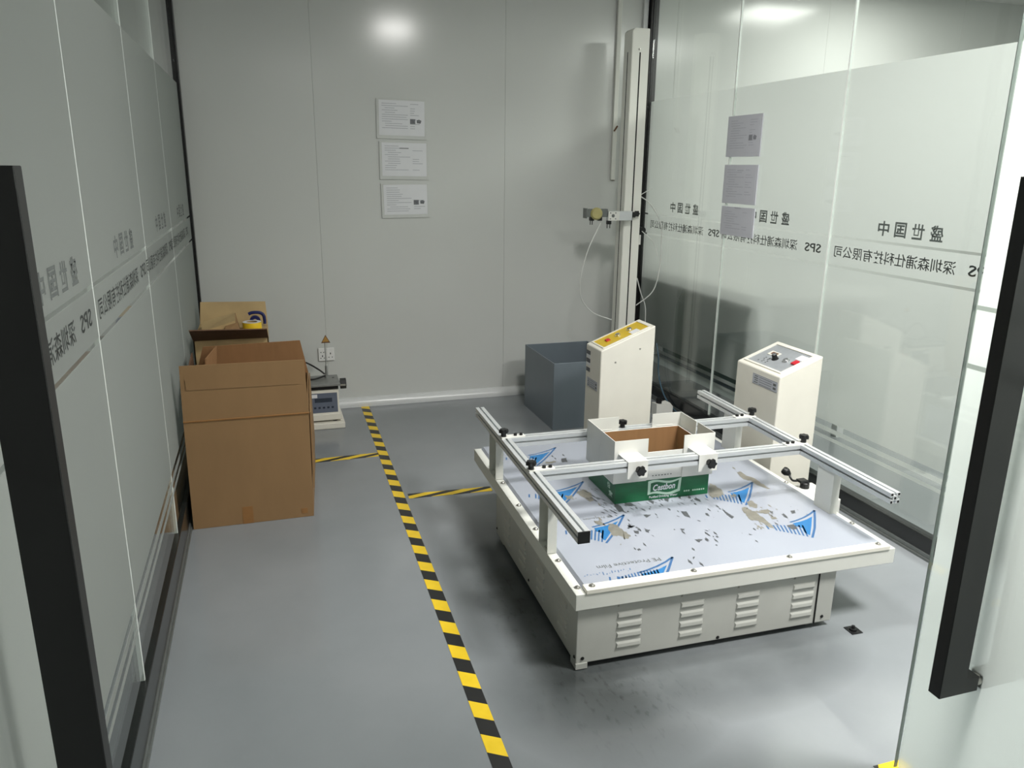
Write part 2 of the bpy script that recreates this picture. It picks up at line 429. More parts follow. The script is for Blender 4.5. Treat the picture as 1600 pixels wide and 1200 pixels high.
# the two glass door leaves, opened into the room, with long black pull handles
def door(name, X, y0, y1, film_side, hside, hy, bar_w):
    b = BM(); box(b, X-0.005, X+0.005, y0, y1, 0.012, 2.35)
    dr = struct(obj(name, box(BM(), X-0.02, X+0.02, y0-0.03, y0, 0.0, ZC, 0.003), M_blackmetal))
    g = obj('glass_pane', b, M_glass, dr)
    b = BM(); xf = X+film_side*0.0058
    for z0, z1 in [(0.013, 1.155), (1.167, 1.295), (1.306, 2.060)]:
        flat(b, [(y0+.002, z0), (y1-.002, z0), (y1-.002, z1), (y0+.002, z1)], axes((xf, 0, 0), (0, 1, 0), (0, 0, 1), (1, 0, 0)))
    obj('frosted_film', b, M_doorfilm, g)
    b = BM(); box(b, X-0.005, X+0.005, y1, y1+0.002, 0.012, 2.35)
    obj('polished_edge', b, M_edge, g)
    # C-shaped flat bar standing off the glass on side hside
    so, th = 0.115, 0.034
    pts = [(0, 0.4), (so, 0.4), (so, 1.597), (0, 1.597), (0, 1.557), (so-bar_w, 1.557), (so-bar_w, 0.44), (0, 0.44)]
    for hs in ((hside, -hside) if hside < 0 else (hside,)):
        b = BM(); prism(b, [(p[0], p[1]) for p in pts], (0, th), axes((X+hs*0.0065, hy, 0), (hs, 0, 0), (0, 0, 1), (0, 1, 0)))
        bmesh.ops.bevel(b, geom=list(b.edges), offset=0.0012, segments=1, affect='EDGES')
        obj('handle', b, M_handle, dr, label='long black flat pull handle')
    b = BM()
    for z in (0.42, 1.577): cyl(b, (X-hside*0.012, hy+th/2, z), (X+hside*0.0100, hy+th/2, z), 0.016)
    obj('handle_washer', b, M_steel, dr)
    return dr
door('door_1', -0.402, 0.34, 1.300, 1, 1, 1.095, 0.062)
door('door_2', 1.568, 0.39, 1.385, 1, -1, 1.191, 0.074)

# barrier tape on the floor
def tape(name, x, y, rz, L, W, mat, label):
    b = BM(); box(b, -W/2, W/2, 0, L, 0.0002, 0.0012)
    o = obj(name, b, mat); o.location = (x, y, 0); o.rotation_euler = (0, 0, rz)
    return tag(o, label, 'floor tape')
tape('floor_tape', 0.522, 1.45, -0.0155, 3.75, 0.054, mat_tape(0.62, 0.154, 'Y', 0.5), 'long yellow and black barrier tape running down the floor to the back wall')
tape('floor_tape', 0.150, 4.235, -math.pi/2+0.02, 0.392, 0.058, mat_tape(3.0, 0.20, 'Y', 0.55), 'short yellow and black barrier tape between the tall carton and the long tape')
tape('floor_tape', 0.600, 3.607, -math.pi/2-0.05, 0.43, 0.058, mat_tape(3.0, 0.20, 'Y', 0.55), 'yellow and black barrier tape joining the long tape to the test table')
tape('floor_tape', 1.520, 1.390, -math.pi/2, 0.085, 0.05, mat_tape(0.7, 0.154, 'Y', 0.62), 'piece of yellow and black barrier tape at the foot of the glass door')

# ================================================================== the vibration table
T0 = (0.87, 2.05); TH = -0.0195
VT = thing('vibration_table', 'white vibration test table with aluminium rails, black knobs and film covered top', 'test table', (T0[0], T0[1], 0), TH)
ZT, ZL, ZS, ZR = 0.291, 0.233, 0.302, 0.515
# lower cabinet
b = BM(); box(b, 0.012, 1.005, 0.004, 1.01, 0.022, 0.262, 0.003)
base = obj('cabinet', b, M_cabinet, VT)
def louver(M):
    b = BM()
    v = [M @ Vector(p) for p in [(-.046, 0, 0), (.046, 0, 0), (.043, 0.006, 0.003), (-.043, 0.006, 0.003), (-.046, 0, .022), (.046, 0, .022), (.040, 0.0045, .014), (-.040, 0.0045, .014)]]
    vs = [b.verts.new(p) for p in v]
    for f in [(0, 1, 2, 3), (3, 2, 6, 7), (7, 6, 5, 4), (0, 3, 7, 4), (1, 5, 6, 2), (0, 4, 5, 1)]: b.faces.new([vs[i] for i in f])
    return obj('louver', b, M_cabinet, base)
lv = louver(Matrix())
lv.parent = base
k = 0
for cx in (0.198, 0.43, 0.647, 0.872):
    for cz in (0.185, 0.147, 0.109, 0.071, 0.226):
        o = lv if k == 0 else share(lv, 'louver', (0, 0, 0), base)
        o.location = (cx, 0.0045, cz-0.011); o.rotation_euler = (0, 0, math.pi); k += 1
for cy in (0.14, 0.38, 0.61, 0.83):
    for cz in (0.185, 0.147, 0.109, 0.071):
        o = share(lv, 'louver', (0.0125, cy, cz-0.011), base, (0, 0, math.pi/2))
b = BM(); box(b, 0.930, 0.934, 0.0, 0.0042, 0.022, 0.25)
obj('panel_gap', b, M_dark, base)
b = BM(); prism(b, [(0.011, 0.0), (0.052, 0.0), (0.052, 0.012), (0.023, 0.012), (0.023, 0.05), (0.011, 0.05)], (0.004, 0.024)); obj('corner_foot', b, M_cabinet, VT)
for x, y in ((0.95, 0.06), (0.95, 0.95), (0.05, 0.95)):
    b = BM(); box(b, x-.03, x+.03, y-.03, y+.03, 0.0, 0.024, 0.002); obj('corner_foot', b, M_cabinet, VT)
def screw(parent, p, ax, rad=0.005, mat=M_steel, name='screw'):
    M = Matrix.Translation(p) @ Vector(ax).to_track_quat('Z', 'Y').to_matrix().to_4x4()
    b = BM(); lathe(b, [(rad*1.5, 0), (rad*1.5, .0012), (rad, .0014), (rad, .003), (rad*.6, rad*.9), (0, rad)], M, 12)
    return obj(name, b, mat, parent, True)
for p in ((0.035, 0.0035, 0.041), (0.54, 0.0035, 0.032), (0.965, 0.0035, 0.045)): screw(base, p, (0, -1, 0), 0.0042, M_blackpl)
for p in ((0.0115, 0.016, 0.044), (0.0115, 0.52, 0.05), (0.0115, 0.99, 0.05)): screw(base, p, (-1, 0, 0), 0.0042, M_blackpl)
b = BM(); box(b, 1.045, 1.090, -0.07, -0.022, 0.0004, 0.003); lathe(b, [(0.013, 0.003), (0.013, 0.009), (0.006, 0.010), (0.006, 0.02), (0, 0.021)], Matrix.Translation((1.066, -0.046, 0)), 14)
obj('foot_pad', b, M_blackpl, VT, label='flat black foot pad with a stud')
# moving tray: rim, lip, sheet, front strip
b = BM()
x0, x1, y0, y1 = -0.0025, 1.232, -0.014, 1.371
box(b, x0, x1, y0, y0+0.05, ZL, ZT, 0.002); box(b, x0, x1, y1-0.05, y1, ZL, ZT, 0.002)
box(b, x0, x0+0.05, y0+0.05, y1-0.05, ZL, ZT); box(b, x1-0.05, x1, y0+0.05, y1-0.05, ZL, ZT)
box(b, x0+0.05, x1-0.05, y0+0.05, y1-0.05, 0.262, ZT-0.004)
obj('tray', b, M_white, VT)
b = BM()
prism(b, [(0.030, ZT-0.001), (1.204, ZT-0.001), (1.194, ZS), (0.040, ZS)], (0.0, 1.36), axes((0, 0, 0), (1, 0, 0), (0, 0, 1), (0, -1, 0)) @ Matrix.Diagonal((1, 1, -1, 1)))
top = obj('top_sheet', b, M_film_sheet, VT, label='table top under pale protective film')
b = BM(); box(b, 0.032, 1.205, -0.018, 0.022, ZS-0.012, ZS+0.0035, 0.0015)
obj('front_strip', b, M_cream, VT)
for yy in (0.03, 0.216, 0.469, 0.69, 0.929, 1.127): screw(VT, (0.018, yy, ZT), (0, 0, 1), 0.0075, M_steel, 'bolt')
for xx in (0.059, 0.426, 0.799, 1.171): screw(VT, (xx, 0.006, ZS+0.0035), (0, 0, 1), 0.0075, M_steel, 'bolt')
for yy in (0.2, 0.62, 1.1): screw(VT, (1.218, yy, ZT), (0, 0, 1), 0.0075, M_steel, 'bolt')
# worn places in the film
WEAR_L = [[(1.056,.76),(1.082,.761),(1.074,.714),(1.095,.68),(1.092,.63),(1.091,.587),(1.09,.55),(1.074,.575),(1.062,.6),(1.065,.648),(1.042,.671),(1.049,.721)],[(.875,.676),(.883,.642),(.885,.599),(.87,.551),(.835,.53),(.805,.532),(.802,.558)],[(.867,.414),(.889,.417),(.891,.379),(.91,.375),(.898,.35),(.9,.313),(.895,.262),(.888,.221),(.872,.234),(.868,.278),(.856,.299),(.839,.312),(.849,.354),(.853,.38)],[(.916,.459),(.947,.465),(.945,.422),(.922,.399),(.904,.413)],[(.921,.372),(.958,.38),(.968,.35),(.935,.34),(.912,.351)],[(.905,.541),(.927,.541),(.902,.522),(.882,.527)],[(.93,.314),(.949,.309),(.941,.289),(.925,.293)],[(.837,.269),(.844,.242),(.831,.228),(.831,.254)],[(.296,.421),(.322,.402),(.323,.353),(.334,.315),(.315,.285),(.298,.284),(.3,.312),(.27,.32),(.273,.379)],[(.266,1.091),(.322,1.095),(.299,1.07),(.26,1.071)],[(.287,.737),(.324,.75),(.338,.708),(.323,.64),(.299,.625),(.295,.662),(.283,.694)],[(.249,.459),(.275,.452),(.271,.415),(.251,.421)],[(.222,.71),(.252,.709),(.253,.68),(.221,.674)]]
WEAR_D = [[(.791,.434),(.786,.398),(.792,.351),(.775,.338),(.774,.378),(.78,.409)],[(.698,.408),(.709,.405),(.703,.379),(.694,.386)],[(.946,.231),(.976,.232),(.972,.199),(.948,.193),(.943,.215)],[(1.04,.34),(1.061,.344),(1.048,.315),(1.031,.315)],[(.766,.208),(.774,.194),(.763,.193)],[(.626,.226),(.629,.217),(.621,.214)],[(.642,.226),(.642,.209),(.637,.211)],[(.999,.332),(.996,.297),(.989,.281),(.982,.301)],[(.351,1.111),(.379,1.122),(.365,1.065),(.34,1.071)],[(.358,.386),(.376,.381),(.368,.365),(.351,.364)],[(.361,.343),(.379,.332),(.369,.311),(.356,.321)],[(.391,.591),(.404,.554),(.397,.507),(.376,.508),(.378,.561)],[(.43,.58),(.457,.573),(.467,.525),(.459,.547),(.44,.544),(.427,.556)],[(.534,.587),(.556,.564),(.54,.539),(.536,.561)],[(.612,.584),(.636,.586),(.606,.542),(.602,.565)],[(.719,.582),(.72,.564),(.715,.548),(.706,.559)],[(.74,.558),(.744,.523),(.738,.507),(.727,.527)],[(.67,.577),(.687,.581),(.672,.559)],[(.615,.449),(.636,.443),(.622,.386),(.608,.405)],[(.457,.46),(.488,.452),(.457,.43)],[(.355,.385),(.385,.377),(.358,.363)],[(.408,.35),(.419,.326),(.402,.317)],[(.546,.218),(.575,.21),(.551,.191)],[(.536,.309),(.554,.304),(.539,.294)],[(.31,.205),(.324,.195),(.31,.19)],[(.474,.099),(.485,.102),(.468,.083)]]
def jag(pts, amp):
    out = []
    for i, p in enumerate(pts):
        q = pts[(i+1) % len(pts)]; n = max(2, int(math.dist(p, q)/0.006))
        for k in range(n):
            s = k/n; a = amp if k else amp*0.4
            out.append((p[0]+(q[0]-p[0])*s+random.uniform(-a, a)*0.55, p[1]+(q[1]-p[1])*s+random.uniform(-a, a)))
    return out
def specks(b, pts, n, z):
    xs_ = [p[0] for p in pts]; ys_ = [p[1] for p in pts]
    for _ in range(n):
        cx = random.uniform(min(xs_)-.035, max(xs_)+.035); cy = random.uniform(min(ys_)-.05, max(ys_)+.05)
        s = random.uniform(.0015, .006); l = random.uniform(1, 4)
        flat(b, [(cx-s, cy), (cx, cy-s*l), (cx+s*.8, cy-s*.2), (cx+s*.3, cy+s*l)], z=z)
b = BM()
for pl in WEAR_L:
    flat(b, jag(pl, 0.0065), z=ZS+0.0005); specks(b, pl, 4, ZS+0.0004)
bmesh.ops.triangulate(b, faces=b.faces)
obj('worn_patch', b, M_wearL, top, label='grey patches where the film has torn')
b = BM()
for pl in WEAR_D:
    flat(b, jag(pl, 0.003), z=ZS+0.0007); specks(b, pl, 3, ZS+0.0006)
for (cx0, cx1, cy0, cy1, n) in ((0.37, 0.80, 0.50, 0.575, 16), (0.30, 0.375, 0.47, 0.80, 34), (0.80, 0.90, 0.50, 0.78, 5), (0.35, 0.66, 0.25, 0.5, 4)):
    for _ in range(n):
        cx = random.uniform(cx0, cx1); cy = random.uniform(cy0, cy1); s = random.uniform(.003, .008); l = random.uniform(1.5, 5)
        flat(b, jag([(cx-s, cy+s*l*.6), (cx-s*.3, cy-s*.4), (cx+s*.8, cy-s*l*.7), (cx+s*.3, cy+s*.4)], 0.002), z=ZS+0.0006)
bmesh.ops.triangulate(b, faces=b.faces)
obj('scuff_mark', b, M_wearD, top, label='dark scuffs in the film round the carton')
# printed film: blue sails with stripes, and its lettering
SAIL = [(-.046,-.047),(-.102,-.118),(-.157,-.184),(-.16,-.175),(-.162,-.154),(-.148,-.129),(-.15,-.115),(-.16,-.108),(-.158,-.079),(-.115,-.073),(-.083,-.064)]
OUTL = [(-.162,-.069),(-.129,-.062),(-.083,-.046),(-.041,-.026),(0,0),(-.047,-.065),(-.102,-.137),(-.161,-.203)]
STR = [((-.267, -.07), (-.276, -.10))]+[((-.24+i*.0135,-.074-i*.0037),(-.253+i*.0101,-.117-i*.0092)) for i in range(9)]
def clip(pts, ymin, xmin):
    for ax, mn in ((1, ymin), (0, xmin)):
        out = []
        for i, p in enumerate(pts):
            q = pts[(i+1) % len(pts)]
            if p[ax] >= mn: out.append(p)
            if (p[ax] >= mn) != (q[ax] >= mn):
                s = (mn-p[ax])/(q[ax]-p[ax]); out.append((p[0]+(q[0]-p[0])*s, p[1]+(q[1]-p[1])*s))
        pts = out
        if len(pts) < 3: return []
    return pts
def ribbon(p, q, wd):
    v = Vector((q[0]-p[0], q[1]-p[1])); n = Vector((-v.y, v.x)).normalized()*wd/2
    return [(p[0]-n.x, p[1]-n.y), (q[0]-n.x, q[1]-n.y), (q[0]+n.x, q[1]+n.y), (p[0]+n.x, p[1]+n.y)]
for ax_, ay_ in ((.406, .118), (.384, .478), (1.137, .320), (1.060, .638), (.377, 1.263), (.352, .832)):
    mv = lambda pl: clip([(p[0]+ax_, p[1]+ay_) for p in pl], 0.023, 0.042)
    b = BM(); flat(b, mv(SAIL), z=ZS+0.0003)
    if b.faces: bmesh.ops.triangulate(b, faces=b.faces)
    sail = obj('printed_sail', b, M_blue, top)
    b = BM()
    for p, q in zip(OUTL, OUTL[1:]):
        c = mv(ribbon(p, q, 0.0085))
        if c: flat(b, c, z=ZS+0.0003)
    for p, q in STR:
        c = mv(ribbon(p, q, 0.0062))
        if c: flat(b, c, z=ZS+0.0003)
    obj('printed_stripe', b, M_blueline, sail)
b = BM()
for i in range(13):
    xx = 0.165+i*0.0118; flat(b, ribbon((xx, 0.0235), (xx+0.006, 0.040+0.014*min(1, i/6)), 0.0052), z=ZS+0.0003)
for i in range(16):
    xx = 0.06+i*0.011; flat(b, ribbon((xx, 0.060+0.02*random.random()), (xx+0.003, 0.068+0.02*random.random()), 0.003), z=ZS+0.0003)
obj('printed_stripe', b, M_blueline, top)
def film_text(xr, yt, wdt):
    Mt = axes((xr, yt, ZS+0.0003), (-1, 0, 0), (0, -1, 0), (0, 0, 1))
    obj('lettering', text_bm('PE Protective Film', wdt, None, Mt, 0.004), M_printg, top)
film_text(0.358, 0.128, 0.235)
film_text(0.330, 0.485, 0.16)
film_text(1.10, 1.10, 0.235)
# C-channel posts carrying the rails
def c_post(name, xo, ya, yb, sgn):
    b = BM(); t = 0.0035
    X = lambda a: xo+sgn*a
    bx_ = lambda a, c, p, q, z0, z1: box(b, min(X(a), X(c)), max(X(a), X(c)), p, q, z0, z1)
    bx_(0.0, t, ya, yb, ZT+0.0035, ZR-0.04); bx_(t, 0.034, ya, ya+t, ZT+0.0035, ZR-0.04); bx_(t, 0.034, yb-t, yb, ZT+0.0035, ZR-0.04)
    bx_(0.0, 0.034, ya+t, yb-t, ZT, ZT+0.0035)
    o = obj(name, b, M_white, VT)
    screw(o, (X(0.017), (ya+yb)/2, ZT+0.0035), (0, 0, 1), 0.007)
    return o
c_post('rail_post', 0.030, 0.268, 0.365, -1); c_post('rail_post', 0.030, 0.965, 1.075, -1)
c_post('rail_post', 1.172, 0.275, 0.372, 1); c_post('rail_post', 1.172, 0.968, 1.078, 1)
# slotted aluminium extrusions
def extr_bm(M, L, s=0.040):
    a, g, e = s/2, 0.0042, 0.011
    q = [(-a, -a), (-g, -a), (-g, -a+.004), (-g*1.7, -a+.006), (-g*1.7, -a+e), (g*1.7, -a+e), (g*1.7, -a+.006), (g, -a+.004), (g, -a), (a, -a)]
    pts = []
    for k in range(4):
        c, sn = math.cos(k*math.pi/2), math.sin(k*math.pi/2)
        pts += [(x*c-y*sn, x*sn+y*c) for x, y in q[:-1]]
    b = BM(); prism(b, pts, (0, L), M); return b
zc = ZR-0.02
def rail(xc, ya, yb):
    return obj('side_rail', extr_bm(axes((xc, ya, zc), (1, 0, 0), (0, 0, 1), (0, 1, 0)), yb-ya), M_alu, VT)
RLx, RRx = 0.014, 1.188
rl = rail(RLx, -0.018, 1.325); rr_ = rail(RRx, -0.022, 1.335)
b = BM(); box(b, RLx-0.0205, RLx+0.0205, -0.022, -0.018, zc-0.0205, zc+0.0205, 0.001); obj('end_cap', b, M_blackpl, rl, label='square black end cap')
b = BM()
for dx, dz in ((-.0145, -.0145), (.0145, -.0145), (-.0145, .0145), (.0145, .0145), (0, 0)):
    box(b, RRx+dx-.0042, RRx+dx+.0042, -0.0226, -0.0219, zc+dz-.0042, zc+dz+.0042)
obj('profile_hole', b, M_dark, rr_)
def knob(parent, p, ax, name='star_knob'):
    """six-lobed black clamping knob on a short hub"""
    M = Matrix.Translation(p) @ Vector(ax).to_track_quat('Z', 'Y').to_matrix().to_4x4()
    b = BM(); lathe(b, [(0.011, 0), (0.011, 0.017), (0.009, 0.018)], M, 18)
    n = 48; pr = []
    for k in range(n):
        t = 2*math.pi*k/n; pr.append((0.0185*(1+0.13*math.cos(6*t))*math.cos(t), 0.0185*(1+0.13*math.cos(6*t))*math.sin(t)))
    prism(b, pr, (0.017, 0.029), M)
    prism(b, [(x*.85, y*.85) for x, y in pr], (0.029, 0.032), M)
    return obj(name, b, M_blackpl, parent)
def cap_screw(parent, x, y, z):
    b = BM(); cyl(b, (x, y, z), (x, y, z+0.009), 0.0072, seg=14); cyl(b, (x, y, z+0.0088), (x, y, z+0.0095), 0.0035, seg=6)
    return obj('cap_screw', b, M_blackpl, parent)
CBN, CBF = 0.507, 0.886
bars = {}
for yc, kl, kr in ((CBN, 0.512, 0.503), (CBF, 0.872, 0.850)):
    cb = obj('cross_bar', extr_bm(axes((RLx+0.0205, yc, zc), (0, 1, 0), (0, 0, 1), (1, 0, 0)), RRx-RLx-0.041), M_alu, VT)
    bars[yc] = cb
    for side, xk in ((1, RLx), (-1, RRx)):
        b = BM(); xa, xb = sorted((xk-side*0.018, xk+side*0.085)); box(b, xa, xb, yc-0.018, yc+0.018, ZR, ZR+0.005, 0.0008)
        jp = obj('joint_plate', b, M_whiteplate, cb)
        cap_screw(cb, xk+side*0.045, yc, ZR+0.005); cap_screw(cb, xk+side*0.070, yc, ZR+0.005)
        knob(cb, (xk-side*0.006, yc, ZR+0.005), (0, 0, 1))
# corner clamps: angle plate + bracket over the bar + knob
def clamp(x0, y0, sx, sy, jx0, jx1, front):
    root = BM(); t = 0.0025; w_ = 0.1395 if x0 > 0.5 else 0.1452; z0, z1 = 0.392, 0.572
    box(root, min(x0, x0+sx*w_), max(x0, x0+sx*w_), min(y0, y0+sy*t), max(y0, y0+sy*t), z0, z1)
    box(root, min(x0, x0+sx*t), max(x0, x0+sx*t), min(y0+sy*t, y0+sy*w_), max(y0+sy*t, y0+sy*w_), z0, z1)
    o = obj('corner_clamp', root, M_whiteplate, VT, label='white corner clamp with angle plate and knob')
    b = BM()
    if front:
        box(b, jx0, jx1, 0.484, 0.574, ZR+0.0005, ZR+0.0035); box(b, jx0, jx1, 0.481, 0.484, 0.448, ZR+0.0035)
        ky, ax = 0.481, (0, -1, 0)
    else:
        box(b, jx0, jx1, 0.860, 0.910, ZR+0.0005, ZR+0.0035); box(b, jx0, jx1, 0.910, 0.913, 0.448, ZR+0.0035)
        ky, ax = 0.913, (0, 1, 0)
    obj('clamp_bracket', b, M_whiteplate, o)
    knob(o, ((jx0+jx1)/2+0.002, ky, 0.487), ax)
clamp(0.374, 0.5735, 1, 1, 0.392, 0.476, True); clamp(0.818, 0.5735, -1, 1, 0.698, 0.780, True)
clamp(0.374, 0.8645, 1, -1, 0.405, 0.488, False); clamp(0.818, 0.8645, -1, -1, 0.700, 0.780, False)
knob(bars[CBF], (0.548, CBF, ZR), (0, 0, 1))

# ------------------------------------------------------------------ the open drinks carton held in the clamps
lw = lambda x, y: (T0[0]+math.cos(TH)*x-math.sin(TH)*y, T0[1]+math.sin(TH)*x+math.cos(TH)*y)
p = lw(0.597, 0.719)
CT = thing('drinks_carton', 'open green and white cardboard drinks carton clamped on the test table', 'carton', (p[0], p[1], ZS+0.001), TH)
hx, hy, H1, H2, t = 0.2095, 0.1405, 0.089, 0.222, 0.004
def shell(b, z0, z1, off=0.0):
    for (a, c, e, f) in ((-hx, hx, -hy, -hy+t), (-hx, hx, hy-t, hy), (-hx, -hx+t, -hy+t, hy-t), (hx-t, hx, -hy+t, hy-t)): box(b, a, c, e, f, z0, z1)
b = BM(); shell(b, 0, H1); box(b, -hx+t, hx-t, -hy+t, hy-t, 0.0, 0.004)
obj('carton_body', b, M_green, CT, label='green printed lower half')
b = BM(); shell(b, H1, H2-0.014); obj('carton_upper', b, M_cartonw, CT, label='white printed upper half')
b = BM(); e = 0.0006
for (a, c, ee, f) in ((-hx+t, hx-t, -hy+t, -hy+t+e), (-hx+t, hx-t, hy-t-e, hy-t), (-hx+t, -hx+t+e, -hy+t, hy-t), (hx-t-e, hx-t, -hy+t, hy-t)): box(b, a, c, ee, f, 0.005, H2-0.0142)
obj('carton_lining', b, M_cardin, CT, label='bare brown inside of the carton')
Mf = axes((0, -hy-0.0006, 0), (1, 0, 0), (0, 0, 1), (0, -1, 0))
def wave(x, ph): return 0.006*math.sin(x*2*math.pi/0.1+ph)
def swoosh(xa, xb, za, zb, amp):
    n = 20; topl = []; bot = []
    for i in range(n+1):
        s = i/n; x = xa+(xb-xa)*s
        wv = amp*math.sin(s*2*math.pi+0.5)
        topl.append((x+0.004*(s-.5), zb+wv*1.0+0.004*s)); bot.append((x-0.002, za+wv*1.0+0.004*s))
    return topl[::-1]+bot
b = BM(); flat(b, swoosh(-0.064, 0.082, 0.020, 0.080, 0.006), Mf)
lg = obj('brand_panel', b, M_pgreen, CT)
b = BM(); flat(b, swoosh(-0.052, 0.070, 0.030, 0.070, 0.006), Mf, 0.0003); obj('brand_field', b, M_green, lg)
obj('lettering', text_bm('Cestbon', 0.100, 0.028, Mf @ Matrix.Translation((-0.043, 0.038, 0.0006)) @ Matrix.Rotation(0.03, 4, 'Z'), 0.03, 0.25), M_whiteprint, lg)
obj('lettering', text_bm('Purified Drinking Water', 0.128, 0.0125, Mf @ Matrix.Translation((-0.058, 0.005, 0.0003)), 0.015), M_whiteprint, CT)
b = BM(); random.seed(3)
for i in range(10):
    x = 0.098+i*0.0098
    if i != 3: box(b, x, x+0.0068, -hy-0.0008, -hy-0.0004, 0.020, 0.0265)
obj('small_print', b, M_pgreen, CT)
b = BM()
for i in range(7):
    x = -0.050+i*0.0135
    box(b, x, x+random.uniform(.005, .0085), -hy-0.0008, -hy-0.0004, 0.104, 0.108)
obj('small_print', b, M_printg, CT)
Ms = axes((-hx-0.0006, 0, 0), (0, -1, 0), (0, 0, 1), (-1, 0, 0))
obj('lettering', text_bm('怡', 0.030, 0.026, Ms @ Matrix.Translation((0.062, 0.045, 0)), 0.03), M_pgreen, CT)
obj('lettering', text_bm('宝', 0.036, 0.026, Ms @ Matrix.Translation((0.080, 0.015, 0)), 0.05), M_pgreen, CT)

# ================================================================== control pedestals
def pedestal(label, x, y, w, dy, zl, zh, panel_mat):
    """w along x, dy along y; top slopes up from zl at -x to zh at +x"""
    P = thing('control_pedestal', label, 'control pedestal', (x, y, 0), 0)
    b = BM(); prism(b, [(0, 0.012), (w, 0.012), (w, zh), (0, zl)], (0, dy), axes((0, dy, 0), (1, 0, 0), (0, 0, 1), (0, -1, 0)))
    bmesh.ops.bevel(b, geom=list(b.edges), offset=0.006, segments=3, affect='EDGES', profile=0.5)
    obj('body', b, M_cream, P)
    for cx in (0.03, w-0.03):
        for cy in (0.03, dy-0.03):
            b = BM(); cyl(b, (cx, cy, 0.0), (cx, cy, 0.014), 0.016, seg=12); obj('foot', b, M_blackpl, P)
    sl = math.hypot(w, zh-zl); ux = Vector((w, 0, zh-zl)).normalized(); n = Vector((-ux.z, 0, ux.x))
    M = Matrix(((ux.x, 0, n.x, 0), (0, 1, 0, 0), (ux.z, 0, n.z, zl), (0, 0, 0, 1)))   # local: u along slope, v along y, n out
    return P, M, sl
def on_panel(M, u_, v_): return M @ Matrix.Translation((u_, v_, 0))
# --- pedestal with the yellow panel
P, M, sl = pedestal('cream steel control pedestal with yellow top panel beside the grey bin', 1.646, 3.65, 0.311, 0.20, 0.68, 0.802, M_yellowpanel)
b = BM()
for a in ((0.022, sl-0.022, 0.018, 0.026), (0.022, sl-0.022, 0.174, 0.182), (0.022, 0.030, 0.026, 0.174), (sl-0.030, sl-0.022, 0.026, 0.174)):
    g = BM(); box(g, a[0], a[1], a[2], a[3], -0.002, 0.0045); bmesh.ops.transform(g, matrix=M, verts=g.verts); me = bpy.data.meshes.new('t'); g.to_mesh(me); g.free(); b.from_mesh(me)
obj('panel_rim', b, M_cream, P)
b = BM(); box(b, 0.030, sl-0.030, 0.026, 0.174, -0.001, 0.0012); bmesh.ops.transform(b, matrix=M, verts=b.verts)
pn = obj('control_panel', b, M_yellowpanel, P, label='yellow control panel')
def button(parent, M, u_, v_, rad, mat, h=0.012):
    b = BM(); Mx = on_panel(M, u_, v_)
    lathe(b, [(rad*1.25, 0.001), (rad*1.25, 0.005), (rad, 0.006), (rad, h), (rad*.8, h+.002), (0, h+.002)], Mx, 20)
    return obj('push_button', b, mat, parent, True)
button(pn, M, 0.15, 0.10, 0.013, M_chrome); button(pn, M, 0.225, 0.105, 0.013, M_chrome)
b = BM(); box(b, 0.075, 0.098, 0.085, 0.115, 0.001, 0.008, 0.001); bmesh.ops.transform(b, matrix=M, verts=b.verts); obj('rocker_switch', b, M_redpl, pn)
b = BM(); box(b, 0.205, 0.255, 0.035, 0.08, 0.0012, 0.002); bmesh.ops.transform(b, matrix=M, verts=b.verts); obj('paper_label', b, M_paper, pn)
for i, z in enumerate((0.645, 0.60, 0.55)):
    b = BM(); box(b, -0.0012, -0.0002, 0.140, 0.190, z-0.018, z+0.004); obj('warning_strip', b, M_lcd, P)
for z in (0.618, 0.575):
    b = BM(); box(b, -0.0010, -0.0002, 0.140, 0.190, z-0.010, z+0.008); obj('warning_strip', b, M_paper, P)
def name_plate(parent, x, ya, yb, za, zb):
    b = BM(); box(b, x-0.0012, x-0.0002, ya, yb, za, zb); pl = obj('name_plate', b, M_sticker, parent, label='silver name plate')
    b = BM(); h = zb-za; L = yb-ya
    for k in range(4): box(b, x-0.0016, x-0.0012, ya+L*.22, yb-L*.28, za+h*(.12+.22*k), za+h*(.12+.22*k)+h*.04)
    for k in range(4): box(b, x-0.0016, x-0.0012, yb-L*.22, yb-L*(.06+.03*(k % 2)), za+h*(.16+.2*k), za+h*(.16+.2*k)+h*.08)
    for k in range(2): box(b, x-0.0016, x-0.0012, ya+L*.05, ya+L*.16, za+h*(.2+.36*k), za+h*(.2+.36*k)+h*.22)
    box(b, x-0.0016, x-0.0012, ya+.002, yb-.002, za+.001, za+.002); box(b, x-0.0016, x-0.0012, ya+.002, yb-.002, zb-.002, zb-.001)
    obj('plate_print', b, M_printg, pl)
name_plate(P, 0, 0.035, 0.17, 0.45, 0.50)
for xx, zz in ((0.085, 0.615), (0.225, 0.68)): screw(P, (xx, 0, zz), (0, -1, 0), 0.0035)
